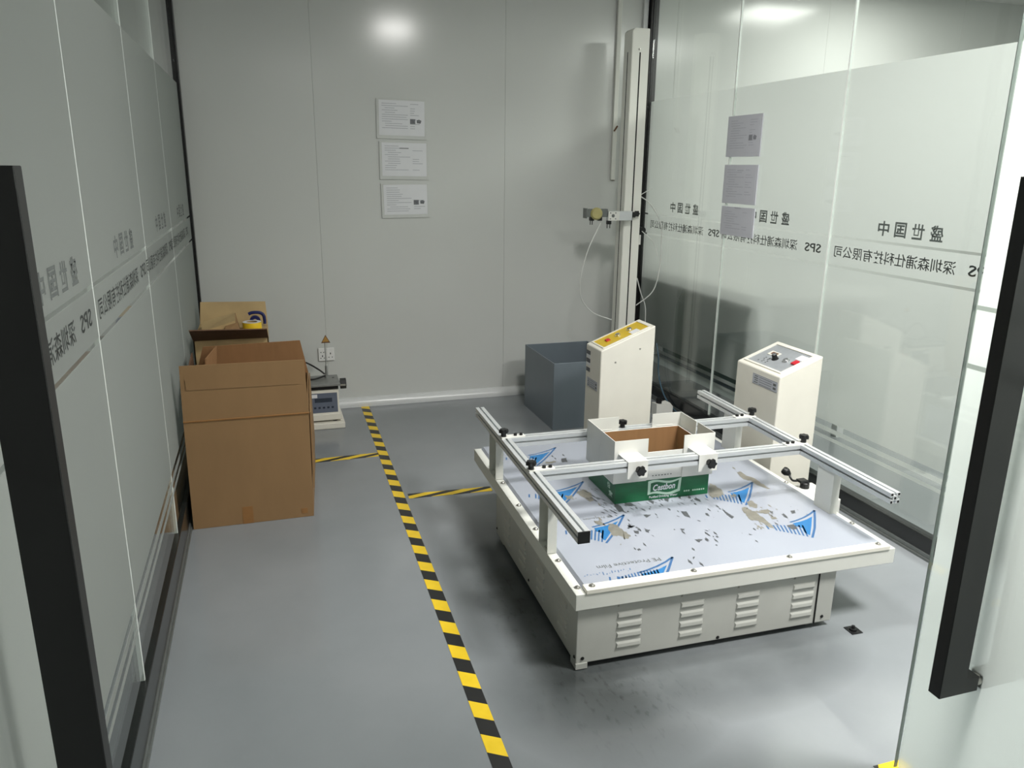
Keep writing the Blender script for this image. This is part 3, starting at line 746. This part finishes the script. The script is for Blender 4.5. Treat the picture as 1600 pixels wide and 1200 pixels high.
# --- pedestal with the grey panel
P, M, sl = pedestal('cream steel control pedestal with grey panel and red switch by the glass wall', 2.204, 2.90, 0.226, 0.345, 0.693, 0.779, M_greypanel)
b = BM()
for a in ((0.022, sl-0.022, 0.026, 0.036), (0.022, sl-0.022, 0.309, 0.319), (0.022, 0.032, 0.036, 0.309), (sl-0.032, sl-0.022, 0.036, 0.309)):
    g = BM(); box(g, a[0], a[1], a[2], a[3], -0.002, 0.0055); bmesh.ops.transform(g, matrix=M, verts=g.verts); me = bpy.data.meshes.new('t'); g.to_mesh(me); g.free(); b.from_mesh(me)
obj('panel_rim', b, M_cream, P)
b = BM(); box(b, 0.032, sl-0.032, 0.036, 0.309, -0.001, 0.0012); bmesh.ops.transform(b, matrix=M, verts=b.verts)
pn = obj('control_panel', b, M_greypanel, P, label='grey control panel')
b = BM(); lathe(b, [(0.017, .001), (0.017, .004), (0.013, .005), (0.012, .026), (0.010, .028), (0, .028)], on_panel(M, 0.105, 0.18), 20); obj('dial', b, M_blackpl, pn, True)
b = BM(); lathe(b, [(0.011, .028), (0.009, .0295), (0, .0295)], on_panel(M, 0.105, 0.18), 20); obj('dial_cap', b, M_chrome, pn, True)
button(pn, M, 0.118, 0.112, 0.014, M_chrome)
b = BM(); box(b, 0.108, 0.142, 0.040, 0.066, 0.001, 0.010, 0.002); bmesh.ops.transform(b, matrix=M, verts=b.verts); obj('rocker_switch', b, M_redpl, pn, label='red rocker switch')
b = BM(); box(b, 0.155, 0.195, 0.045, 0.095, 0.0012, 0.002); bmesh.ops.transform(b, matrix=M, verts=b.verts); obj('paper_label', b, M_paper, pn)
b = BM(); box(b, 0.120, 0.155, 0.195, 0.265, 0.0012, 0.004, 0.0008); bmesh.ops.transform(b, matrix=M, verts=b.verts); cn = obj('counter', b, M_ivory, pn)
b = BM(); box(b, 0.128, 0.148, 0.205, 0.25, 0.004, 0.0045); bmesh.ops.transform(b, matrix=M, verts=b.verts); obj('counter_window', b, M_carddark, pn)
b = BM()
for i in range(9):
    u_ = 0.055+0.012*(i % 4); v_ = 0.19+0.014*(i//2); box(b, u_, u_+0.007, v_, v_+0.009, 0.0012, 0.0016)
bmesh.ops.transform(b, matrix=M, verts=b.verts); obj('panel_print', b, M_printg, pn)
name_plate(P, 0, 0.012, 0.205, 0.615, 0.665)

# ================================================================== white block with crank, beside the table
B = thing('clamp_block', 'white metal clamp block with black crank handle at the foot of the grey-panel pedestal', 'clamp block', (2.235, 2.60, 0), 0)
b = BM(); box(b, 0.005, 0.130, 0, 0.20, 0, 0.20, 0.004); obj('body', b, M_whiteplate, B)
b = BM(); lathe(b, [(0.021, 0.20), (0.021, 0.224), (0.018, 0.227), (0, 0.227)], Matrix.Translation((0.055, 0.155, 0)), 12); hb = obj('hub', b, M_blackpl, B)
b = BM(); box(b, 0.022, 0.066, 0.142, 0.180, 0.2275, 0.239, 0.003); tube(b, [(0.03, 0.165, 0.233), (0.012, 0.185, 0.228), (0.010, 0.205, 0.238), (0.012, 0.213, 0.252)], 0.005); obj('crank_arm', b, M_blackpl, B)
b = BM(); M = Matrix.Translation((0.012, 0.218, 0.248)) @ Vector((-0.35, 0.35, 0.3)).to_track_quat('Z', 'Y').to_matrix().to_4x4()
lathe(b, [(0.006, -0.008), (0.012, 0), (0.019, 0.012), (0.019, 0.026), (0.014, 0.034), (0, 0.036)], M, 20); obj('grip', b, M_blackpl, B, True)
B = thing('clamp_block', 'small white metal block with black knob on floor behind the yellow-panel pedestal', 'clamp block', (2.440, 4.47, 0), 0.1)
b = BM(); prism(b, [(0, 0), (0.13, 0), (0.13, 0.055), (0.105, 0.083), (0.07, 0.075), (0, 0.082)], (0, 0.06), axes((0, 0.06, 0), (1, 0, 0), (0, 0, 1), (0, -1, 0))); obj('body', b, M_whiteplate, B)
b = BM(); cyl(b, (0.035, 0.03, 0.078), (0.035, 0.03, 0.115), 0.02, seg=16); obj('knob', b, M_blackpl, B)

# ================================================================== open grey steel bin
B = thing('steel_bin', 'open grey painted steel bin standing by the back wall', 'bin', (1.66, 4.38, 0))
L_, D_, Hh, t = 0.46, 0.57, 0.435, 0.006
for nm, a in (('front_panel', (0, L_, 0, t)), ('back_panel', (0, L_, D_-t, D_)), ('side_panel', (0, t, t, D_-t)), ('side_panel', (L_-t, L_, t, D_-t))):
    b = BM(); box(b, a[0], a[1], a[2], a[3], 0, Hh, 0.0015); obj(nm, b, M_greysteel, B)
b = BM(); box(b, t, L_-t, t, D_-t, 0.002, 0.008); obj('bottom_panel', b, M_greysteel, B)

# ================================================================== drop tester column
DT = thing('drop_tester', 'tall white drop test column with a clamp arm in the back corner', 'drop tester', (2.31, 4.85, 0))
b = BM(); W_ = 0.122; Dp = 0.12
prism(b, [(0, 0.03), (W_, 0.03), (W_, 2.468), (0.018, 2.468), (0, 2.45)], (0, Dp), axes((0, Dp, 0), (1, 0, 0), (0, 0, 1), (0, -1, 0)))
bmesh.ops.bevel(b, geom=list(b.edges), offset=0.003, segments=2, affect='EDGES')
colm = obj('column', b, M_column, DT)
b = BM(); box(b, -0.04, 0.20, -0.03, 0.16, 0, 0.03, 0.003); obj('base_plate', b, M_white, DT)
b = BM(); box(b, 0.054, 0.063, -0.0006, 0.002, 0.10, 2.325); obj('front_slot', b, M_dark, colm)
b = BM(); box(b, -0.0006, 0.002, 0.055, 0.064, 0.10, 2.33); obj('side_slot', b, M_dark, colm)
screw(colm, (0.053, 0, 2.343), (0, -1, 0), 0.006, M_steel, 'slot_bolt')
# clamp arm
b = BM(); box(b, -0.135, 0.032, -0.060, -0.012, 1.276, 1.336, 0.002); box(b, -0.02, 0.045, -0.012, -0.0008, 1.278, 1.335); arm = obj('arm_block', b, M_alu, DT)
b = BM(); box(b, -0.142, -0.062, -0.063, -0.0602, 1.277, 1.335, 0.0006); ep = obj('end_plate', b, M_whiteplate, arm)
b = BM(); cyl(b, (-0.108, -0.0645, 1.308), (-0.108, -0.0625, 1.308), 0.011, seg=18)
for dx in (-.022, .015):
    for dz in (-.019, .019): cyl(b, (-0.105+dx, -0.0645, 1.307+dz), (-0.105+dx, -0.0625, 1.307+dz), 0.0042, seg=10)
obj('plate_hole', b, M_channel, arm)
b = BM(); box(b, -0.295, -0.142, -0.055, -0.012, 1.300, 1.352, 0.004); box(b, -0.300, -0.291, -0.062, -0.006, 1.292, 1.357, 0.002); obj('cylinder_body', b, M_channel, DT)
b = BM(); lathe(b, [(0.02, 0), (0.036, 0.006), (0.040, 0.018), (0.030, 0.030), (0, 0.031)], Matrix.Translation((-0.225, -0.048, 1.322)) @ Vector((-0.2, -1, 0)).to_track_quat('Z', 'Y').to_matrix().to_4x4(), 24); obj('suction_cup', b, M_amber, DT, True)
for xx, zz, pins in ((-0.262, 1.2995, (0.004, 0.018)), (-0.205, 1.2995, ()), (-0.138, 1.2755, (0.002, 0.022))):
    b = BM(); box(b, xx, xx+0.026, -0.05, -0.02, zz-0.024, zz, 0.002)
    for px_ in pins: cyl(b, (xx+px_, -0.035, zz-0.05), (xx+px_, -0.035, zz-0.022), 0.003, seg=8)
    obj('gripper_finger', b, M_blackpl, DT)
knob(arm, (0.058, -0.0008, 1.312), (0, -1, 0)); knob(arm, (0.083, 0.0, 1.318), (0, -1, 0))
b = BM(); box(b, W_, W_+0.045, 0.02, 0.06, 1.18, 1.225, 0.004); cyl(b, (W_+0.03, 0.01, 1.205), (W_+0.03, 0.06, 1.205), 0.022, seg=16); obj('valve_knob', b, M_blackpl, DT)
b = BM(); box(b, W_-0.001, W_+0.012, -0.002, 0.008, 1.11, 1.175, 0.001); obj('bracket_tab', b, M_whiteplate, DT)
def hose(pts, rad=0.0038):
    b = BM(); tube(b, [(x-2.31, y-4.85, z) for x, y, z in pts], rad); obj('air_hose', b, M_hose, DT, True)
hose([(2.120, 4.80, 1.262), (2.085, 4.79, 1.20), (2.03, 4.78, 1.09), (1.985, 4.78, 0.92), (2.0, 4.80, 0.77), (2.10, 4.83, 0.66), (2.25, 4.835, 0.60)])
hose([(2.43, 4.86, 1.43), (2.50, 4.85, 1.38), (2.585, 4.84, 1.25), (2.598, 4.84, 1.10), (2.595, 4.84, 0.95), (2.555, 4.84, 0.79), (2.44, 4.86, 0.69)])
hose([(2.45, 4.85, 1.20), (2.53, 4.84, 1.13), (2.575, 4.84, 1.03)], 0.003)
hose([(2.437, 4.86, 0.88), (2.47, 4.85, 0.77), (2.507, 4.85, 0.68), (2.515, 4.85, 0.55)])
hose([(2.43, 4.86, 1.44), (2.47, 4.83, 1.47), (2.49, 4.82, 1.48)], 0.003)
# wall conduit
b = BM(); box(b, 2.372, 2.404, YB-0.022, YB-0.0006, 1.53, ZC, 0.004); cd = tag(obj('wall_conduit', b, M_white), 'white cable conduit running up the back wall beside the tall column', 'conduit')
b = BM(); tube(b, [(2.378, YB-0.026, 1.86), (2.388, YB-0.030, 1.875), (2.402, YB-0.028, 1.895)], 0.006); obj('cable_tie', b, M_carddark, cd)
b = BM(); box(b, 2.385, 2.402, YB-0.020, YB-0.004, 1.527, 1.531); obj('conduit_mouth', b, M_carddark, cd)
# blue cable by the glass
b = BM(); tube(b, [(2.598, 4.82, 0.42), (2.597, 4.78, 0.33), (2.597, 4.765, 0.22), (2.594, 4.70, 0.12), (2.594, 4.60, 0.05), (2.594, 4.45, 0.012), (2.594, 4.2, 0.006)], 0.005, 8)
tag(obj('loose_cable', b, M_cable, None, True), 'thin blue grey cable drooping to the floor beside the right glass wall', 'cable')
b = BM(); tube(b, [(2.38, 4.42, 0.0055), (2.46, 4.38, 0.0055), (2.53, 4.40, 0.0055), (2.555, 4.44, 0.0055)], 0.005, 8)
tag(obj('loose_cable', b, M_blackpl, None, True), 'black cable lying on the floor by the small white block', 'cable')

# ================================================================== three sheets in pockets on the back wall
def pocket(cx, cz, W, H, rot, label, photos, loc=None, rz=0.0, faint=False):
    paper, ink, photo = (M_fpaper, M_finkl, M_fphoto) if faint else (M_paper, M_inkl, M_photo)
    P = thing('document_pocket', label, 'wall sign', loc or (cx, YB-0.001, cz), 0, None)
    P.rotation_euler = (0, rot, rz)
    b = BM(); box(b, -W/2, W/2, -0.006, 0, -H/2, H/2, 0.001); obj('pocket', b, paper if faint else M_pocket, P)
    b = BM(); box(b, -W/2+0.016, W/2-0.014, -0.0068, -0.0061, -H/2+0.022, H/2-0.008); pp = obj('sheet', b, paper, P)
    random.seed(int(cz*100)); b = BM()
    for k in range(12):
        z = H/2-0.03-k*0.0135
        if z < -H/2+0.03: break
        xa = -W/2+0.035+random.choice((0, 0, 0.02)); xb = xa+random.uniform(0.06, 0.2 if k % 4 else 0.1)
        box(b, xa, min(xb, 0.04), -0.0072, -0.0068, z, z+0.0035)
        if random.random() < .6: box(b, 0.055, random.uniform(0.08, 0.13), -0.0072, -0.0068, z, z+0.0035)
    obj('printed_line', b, ink, pp)
    if photos:
        b = BM(); box(b, 0.054, 0.088, -0.0076, -0.0068, -0.026, 0.004); obj('printed_photo', b, photo, pp)
        b = BM(); prism(b, [(0.098, -0.02), (0.122, -0.022), (0.128, -0.004), (0.112, 0.002), (0.097, -0.002)], (0.0068, 0.0076), axes((0, 0, 0), (1, 0, 0), (0, 0, 1), (0, -1, 0))); obj('printed_photo', b, photo, pp)
    else:
        b = BM(); box(b, -0.03, 0.03, -0.0076, -0.0068, 0.075, 0.080); obj('printed_heading', b, ink if faint else M_printg, pp)
pocket(0.893, 1.898, 0.325, 0.244, 0.012, 'printed sheet in clear pocket on back wall, topmost of three', True)
pocket(0.903, 1.642, 0.322, 0.238, 0.004, 'plain text sheet in clear pocket on back wall, middle one of three', False)
pocket(0.905, 1.388, 0.318, 0.222, -0.014, 'slightly tilted printed sheet in pocket on back wall, lowest of three', True)

GX = XR+0.0115
pocket(0, 1.7925, 0.335, 0.225, 0.0, 'printed sheet in clear pocket on right glass wall, topmost of three', True, (GX, 3.992, 1.7925), -math.pi/2, True)
pocket(0, 1.527, 0.335, 0.218, 0.0, 'plain text sheet in clear pocket on right glass wall, middle one of three', False, (GX, 3.992, 1.527), -math.pi/2, True)
pocket(0, 1.318, 0.335, 0.165, 0.0, 'printed sheet in clear pocket on right glass wall, lowest of three', False, (GX, 3.988, 1.318), -math.pi/2, True)

# double wall socket
Sk = thing('wall_socket', 'white double wall socket low on the back wall behind the warning sign', 'wall socket', (0.341, YB, 0.378))
for xc, kind in ((-0.0265, 5), (0.0265, 3)):
    b = BM(); box(b, xc-0.026, xc+0.026, -0.012, -0.0004, -0.044, 0.044, 0.003); pl = obj('socket_plate', b, M_socket, Sk)
    b = BM()
    hs = [(-.009, .016), (.009, .016), (0, -.01), (-.011, -.024), (.011, -.024)] if kind == 5 else [(0, .006), (-.011, -.02), (.011, -.02)]
    for hx_, hz in hs: box(b, xc+hx_-.003, xc+hx_+.003, -0.0126, -0.0118, hz-(.006 if hx_ == 0 else .0028), hz+(.006 if hx_ == 0 else .0028))
    obj('pin_hole', b, M_blackpl, pl)

# ================================================================== bench tester on its white plinth
PL = tag(obj('white_plinth', box(BM(), 0.004, 0.405, 4.775, 5.09, 0, 0.040, 0.006), M_ivory), 'low white plinth plate on the floor under the small bench tester', 'plinth')
BT = thing('bench_tester', 'small white bench tester with metal plate, dark keypad and black side knob', 'tester', (0.022, 4.80, 0.0405))
b = BM(); box(b, 0, 0.365, 0.0, 0.25, 0.010, 0.055, 0.006)
prism(b, [(0.012, 0.053), (0.235, 0.053), (0.235, 0.205), (0.035, 0.205)], (0.006, 0.355), axes((0, 0, 0), (0, 1, 0), (0, 0, 1), (1, 0, 0)))
obj('housing', b, M_ivory, BT)
for xx in (0.04, 0.325):
    for yy in (0.03, 0.22):
        b = BM(); cyl(b, (xx, yy, 0), (xx, yy, 0.012), 0.016, seg=14); obj('foot', b, M_blackpl, BT)
Mk = axes((0, 0.0125, 0.056), (1, 0, 0), Vector((0, 0.023, 0.152)).normalized(), Vector((0, -0.152, 0.023)).normalized())
b = BM(); box(b, 0.165, 0.345, 0.004, 0.128, 0.0004, 0.0022, 0.0008); bmesh.ops.transform(b, matrix=Mk, verts=b.verts); kp = obj('keypad', b, M_keypad, BT)
b = BM(); box(b, 0.205, 0.312, 0.070, 0.096, 0.0022, 0.0034); bmesh.ops.transform(b, matrix=Mk, verts=b.verts); obj('screen', b, M_lcd, kp)
b = BM()
for i in range(5): box(b, 0.198+i*0.027, 0.212+i*0.027, 0.030, 0.042, 0.0022, 0.003, 0.0003)
bmesh.ops.transform(b, matrix=Mk, verts=b.verts); obj('key', b, M_lcd, kp)
b = BM(); box(b, 0.150, 0.222, 0.100, 0.122, 0.0024, 0.0032); bmesh.ops.transform(b, matrix=Mk, verts=b.verts); obj('paper_label', b, M_paper, BT)
b = BM(); box(b, 0.01, 0.355, 0.03, 0.235, 0.205, 0.232); obj('turntable_neck', b, M_blackpl, BT)
b = BM(); box(b, -0.005, 0.366, 0.002, 0.235, 0.232, 0.246, 0.0015); mp = obj('top_plate', b, M_plate, BT)
b = BM()
for xx, yy in ((0.17, 0.03), (0.335, 0.16), (0.03, 0.03), (0.03, 0.2)): cyl(b, (xx, yy, 0.246), (xx, yy, 0.2475), 0.0075, seg=12)
obj('plate_hole', b, M_blackpl, mp)
b = BM(); pr = [(0.034*math.cos(k*math.pi/3+.2), 0.034*math.sin(k*math.pi/3+.2)) for k in range(6)]
prism(b, pr, (0.372, 0.41), axes((0, 0.10, 0.22), (0, 1, 0), (0, 0, 1), (1, 0, 0))); obj('side_knob', b, M_blackpl, BT)
b = BM(); cyl(b, (0.355, 0.10, 0.22), (0.375, 0.10, 0.22), 0.008); box(b, 0.372, 0.404, 0.058, 0.0625, 0.214, 0.226); obj('knob_axle', b, M_steel, BT)
# warning sign on a rod standing on the plate
WS = thing('warning_sign', 'small triangular warning sign on a thin rod above the bench tester', 'sign', (0.318, 4.985, 0.2868))
b = BM(); cyl(b, (0, 0, 0.0), (0, 0, 0.075), 0.0085, 0.007, 14); cyl(b, (0, 0, 0.07), (0, 0, 0.232), 0.003, seg=10); cyl(b, (0, 0, 0), (0, 0, 0.006), 0.014, seg=14); obj('rod', b, M_plate, WS)
tri = [(-0.029, 0), (0.029, 0), (0, 0.053)]
b = BM(); prism(b, tri, (0, 0.0025), axes((0.006, -0.003, 0.226), (1, 0, 0), (0, 0, 1), (0, -1, 0))); sg = obj('sign_border', b, M_carddark, WS)
b = BM(); prism(b, [(x*.72, .008+y*.70) for x, y in tri], (0.0026, 0.0032), axes((0.006, -0.003, 0.226), (1, 0, 0), (0, 0, 1), (0, -1, 0))); obj('sign_face', b, M_sign, sg)
b = BM(); tube(b, [(0.306, 4.975, 0.299), (0.24, 4.93, 0.293), (0.16, 4.935, 0.293), (0.10, 4.97, 0.31), (0.07, 5.03, 0.36), (0.12, 5.05, 0.40), (0.20, 5.04, 0.375), (0.27, 5.01, 0.335), (0.308, 4.992, 0.305)], 0.0055, 8, 8)
tag(obj('power_cable', b, M_blackpl, None, True), 'black power cable looped over the metal plate of the bench tester', 'cable')

# ================================================================== cartons at the left glass wall
BC = thing('cardboard_carton', 'big open brown cardboard carton with raised flaps beside the left glass wall', 'carton', (-0.402, 3.505, 0))
def panel(name, quad, th, mat, parent, label=None):
    """four corners (counter-clockwise seen from outside) thickened inward by th"""
    a = [Vector(p) for p in quad]; n = (a[1]-a[0]).cross(a[3]-a[0]).normalized()
    b = BM(); o_ = [b.verts.new(p) for p in a]; i_ = [b.verts.new(p-n*th) for p in a]
    b.faces.new(o_); b.faces.new(i_[::-1])
    for k in range(4): b.faces.new((o_[(k+1) % 4], o_[k], i_[k], i_[(k+1) % 4]))
    return obj(name, b, mat, parent, label=label)
w1, dB, hB, tc_ = 0.532, 0.745, 0.515, 0.006
sk = 0.055
panel('front_side', [(0, 0, 0.001), (w1, 0, 0.001), (w1+0.006, -0.004, hB), (0.005, -0.006, hB)], tc_, M_card, BC)
panel('back_side', [(w1+sk, dB, 0.001), (0, dB, 0.001), (0.0, dB, hB), (w1+sk-.01, dB, hB)], tc_, M_card, BC)
panel('right_side', [(w1, 0, 0.001), (w1+sk, dB, 0.001), (w1+sk-.01, dB, hB), (w1+.006, 0, hB)], tc_, M_card, BC)
panel('left_side', [(0, dB, 0.001), (0, 0, 0.001), (0.005, 0, hB), (0.0, dB, hB)], tc_, M_card, BC)
b = BM(); box(b, 0.008, w1-.008, 0.008, dB-.01, 0.001, 0.006); obj('bottom', b, M_card, BC)
panel('front_flap', [(0.005, -0.007, hB+.002), (w1+.006, -0.005, hB+.002), (w1-0.002, -0.012, 0.766), (0.012, -0.016, 0.770)], tc_, M_card, BC)
b = BM(); box(b, 0.004, w1+.008, -0.0095, 0.004, hB-0.003, hB+0.004, 0.0015); obj('fold', b, M_cardtape, BC)
panel('back_flap', [(w1+sk-.01, dB-.004, hB), (0.0, dB, hB), (0.055, dB-0.03, 0.694), (w1+0.010, dB-0.03, 0.702)], tc_, M_cardin, BC)
panel('left_flap', [(0.0, dB-.03, hB), (0.004, 0.03, hB), (0.006, 0.30, 0.66), (0.004, dB-.10, 0.68)], tc_, M_carddark, BC)  # shade inside the box painted as darker card
panel('inner_flap', [(0.10, dB-0.06, 0.50), (0.065, 0.40, 0.50), (0.085, 0.40, 0.70), (0.12, dB-0.06, 0.70)], tc_, M_cardin, BC)
panel('right_flap', [(w1+.012, 0.01, 0.14), (w1+sk+.004, dB-.01, 0.14), (w1+sk-.002, dB-.01, hB-.002), (w1+.016, 0.01, hB-.002)], tc_, M_card, BC)
b = BM(); box(b, 0.215, 0.262, -0.0014, -0.0002, 0.001, 0.085); obj('packing_tape', b, M_cardtape, BC)
b = BM(); box(b, 0.478, 0.505, -0.0014, -0.0002, 0.02, 0.045); obj('packing_tape', b, M_cardtape, BC)
b = BM(); quad3(b, (0.03, -0.0165, 0.71), (0.50, -0.0125, 0.706), (0.505, -0.0105, 0.655), (0.03, -0.0140, 0.66)); obj('tape_strip', b, M_card, BC)

RC = thing('cardboard_carton', 'old brown carton with upright lid flap behind the big open carton', 'carton', (-0.405, 4.38, 0))
w2, d2, h2 = 0.385, 0.50, 0.690
panel('front_side', [(0, 0, 0.001), (w2, 0, 0.001), (w2, 0, h2), (0, 0, h2)], 0.006, M_cardold, RC)
panel('right_side', [(w2, 0, 0.001), (w2, d2, 0.001), (w2, d2, h2), (w2, 0, h2)], 0.006, M_cardold, RC)
panel('left_side', [(0, d2, 0.001), (0, 0, 0.001), (0, 0, h2), (0, d2, h2)], 0.006, M_cardold, RC)
panel('back_side', [(w2, d2, 0.001), (0, d2, 0.001), (0, d2, h2), (w2, d2, h2)], 0.006, M_cardold, RC)
panel('back_flap', [(0.002, d2-.01, h2), (w2, d2-.01, h2), (w2-.006, d2+0.02, 0.808), (0.012, d2+0.02, 0.818)], 0.006, M_cardold, RC)
panel('front_flap', [(0.0, -0.004, h2+.002), (w2, -0.004, h2+.002), (w2-.004, -0.115, 0.760), (-0.006, -0.115, 0.770)], 0.006, M_carddark, RC)  # downward face in shade, painted with the darker brown
b = BM(); box(b, 0.006, w2*.49, 0.006, d2-.02, h2-0.004, h2+0.002); obj('top_flap', b, M_cardold, RC)
b = BM(); box(b, w2*.50, w2-.006, 0.006, d2-.02, h2-0.004, h2+0.002); obj('top_flap', b, M_cardold, RC)
# things lying on it
b = BM(); lathe(b, [(0.038, 0), (0.052, 0), (0.053, 0.003), (0.053, 0.042), (0.052, 0.045), (0.038, 0.045), (0.038, 0)], None, 32)
TR = obj('tape_roll', b, M_yeltape, None, True); TR.location = (-0.105, 4.62, h2+0.0025); tag(TR, 'roll of yellow tape lying flat on the rear carton', 'tape roll')
b = BM(); lathe(b, [(0.030, 0.046), (0.051, 0.046), (0.051, 0.0465), (0.030, 0.0465)], None, 32); obj('paper_side', b, M_paper, TR, True)
b = BM(); lathe(b, [(0.034, 0.001), (0.0378, 0.001), (0.0378, 0.0455), (0.034, 0.0455), (0.034, 0.001)], None, 28); obj('core', b, M_cardold, TR, True)
TD = thing('tape_dispenser', 'dark blue tape dispenser behind the yellow tape roll on the rear carton', 'dispenser', (-0.083, 4.735, h2+0.0025), 0)
b = BM(); tube(b, [(-0.040, 0, 0.070), (-0.02, 0, 0.078), (0.02, 0, 0.077), (0.042, 0, 0.062), (0.047, 0, 0.035), (0.047, 0, 0.010)], 0.0095, 10, 6); obj('handle', b, M_navy, TD, True)
b = BM(); lathe(b, [(0.012, -0.015), (0.030, -0.015), (0.030, 0.015), (0.012, 0.015), (0.012, -0.015)], axes((-0.006, 0, 0.031), (1, 0, 0), (0, 0, 1), (0, -1, 0)), 28); obj('reel', b, M_navy, TD, True)
OF = thing('cardboard_offcut', 'folded strip of brown cardboard leaning on the rear carton', 'cardboard', (-0.36, 4.60, h2+0.0025), 0.12)
panel('sheet', [(-0.02, 0.0, 0.004), (0.165, -0.02, 0.060), (0.175, 0.09, 0.088), (0.0, 0.10, 0.045)], 0.005, M_cardold, OF)
panel('folded_edge', [(-0.02, 0.0, 0.0), (0.165, -0.02, 0.0), (0.165, -0.02, 0.058), (-0.02, 0.0, 0.004)], 0.005, M_cardold, OF)
panel('folded_edge', [(0.166, -0.02, 0.0), (0.195, 0.07, 0.0), (0.178, 0.085, 0.086), (0.166, -0.02, 0.058)], 0.005, M_card, OF)
panel('folded_edge', [(0.10, -0.045, 0.001), (0.188, -0.05, 0.001), (0.175, -0.024, 0.050), (0.11, -0.020, 0.034)], 0.004, M_card, OF)

# ================================================================== what shows of the next room through the clear strips
WB = thing('workbench', 'white framed workbench in the next room beyond the right glass wall', 'bench', (2.675, 3.75, 0))
b = BM(); box(b, 0, 0.7, 0, 1.4, 0.86, 0.90, 0.003); obj('bench_top', b, M_plain, WB)
for xx in (0.0, 0.65):
    for yy in (0.02, 1.33):
        b = BM(); box(b, xx, xx+0.05, yy, yy+0.05, 0, 0.86); obj('leg', b, M_cove, WB)
b = BM(); box(b, 0.0, 0.04, 0.07, 1.33, 0.24, 0.28); obj('lower_rail', b, M_cove, WB)
b = BM(); box(b, 0.1, 0.6, 0.1, 1.3, 0.29, 0.84); obj('drawer_block', b, M_bench, WB)
b = BM(); box(b, 0.05, 0.6, 0.1, 1.3, 0.265, 0.285); obj('shelf', b, M_greysteel, WB)
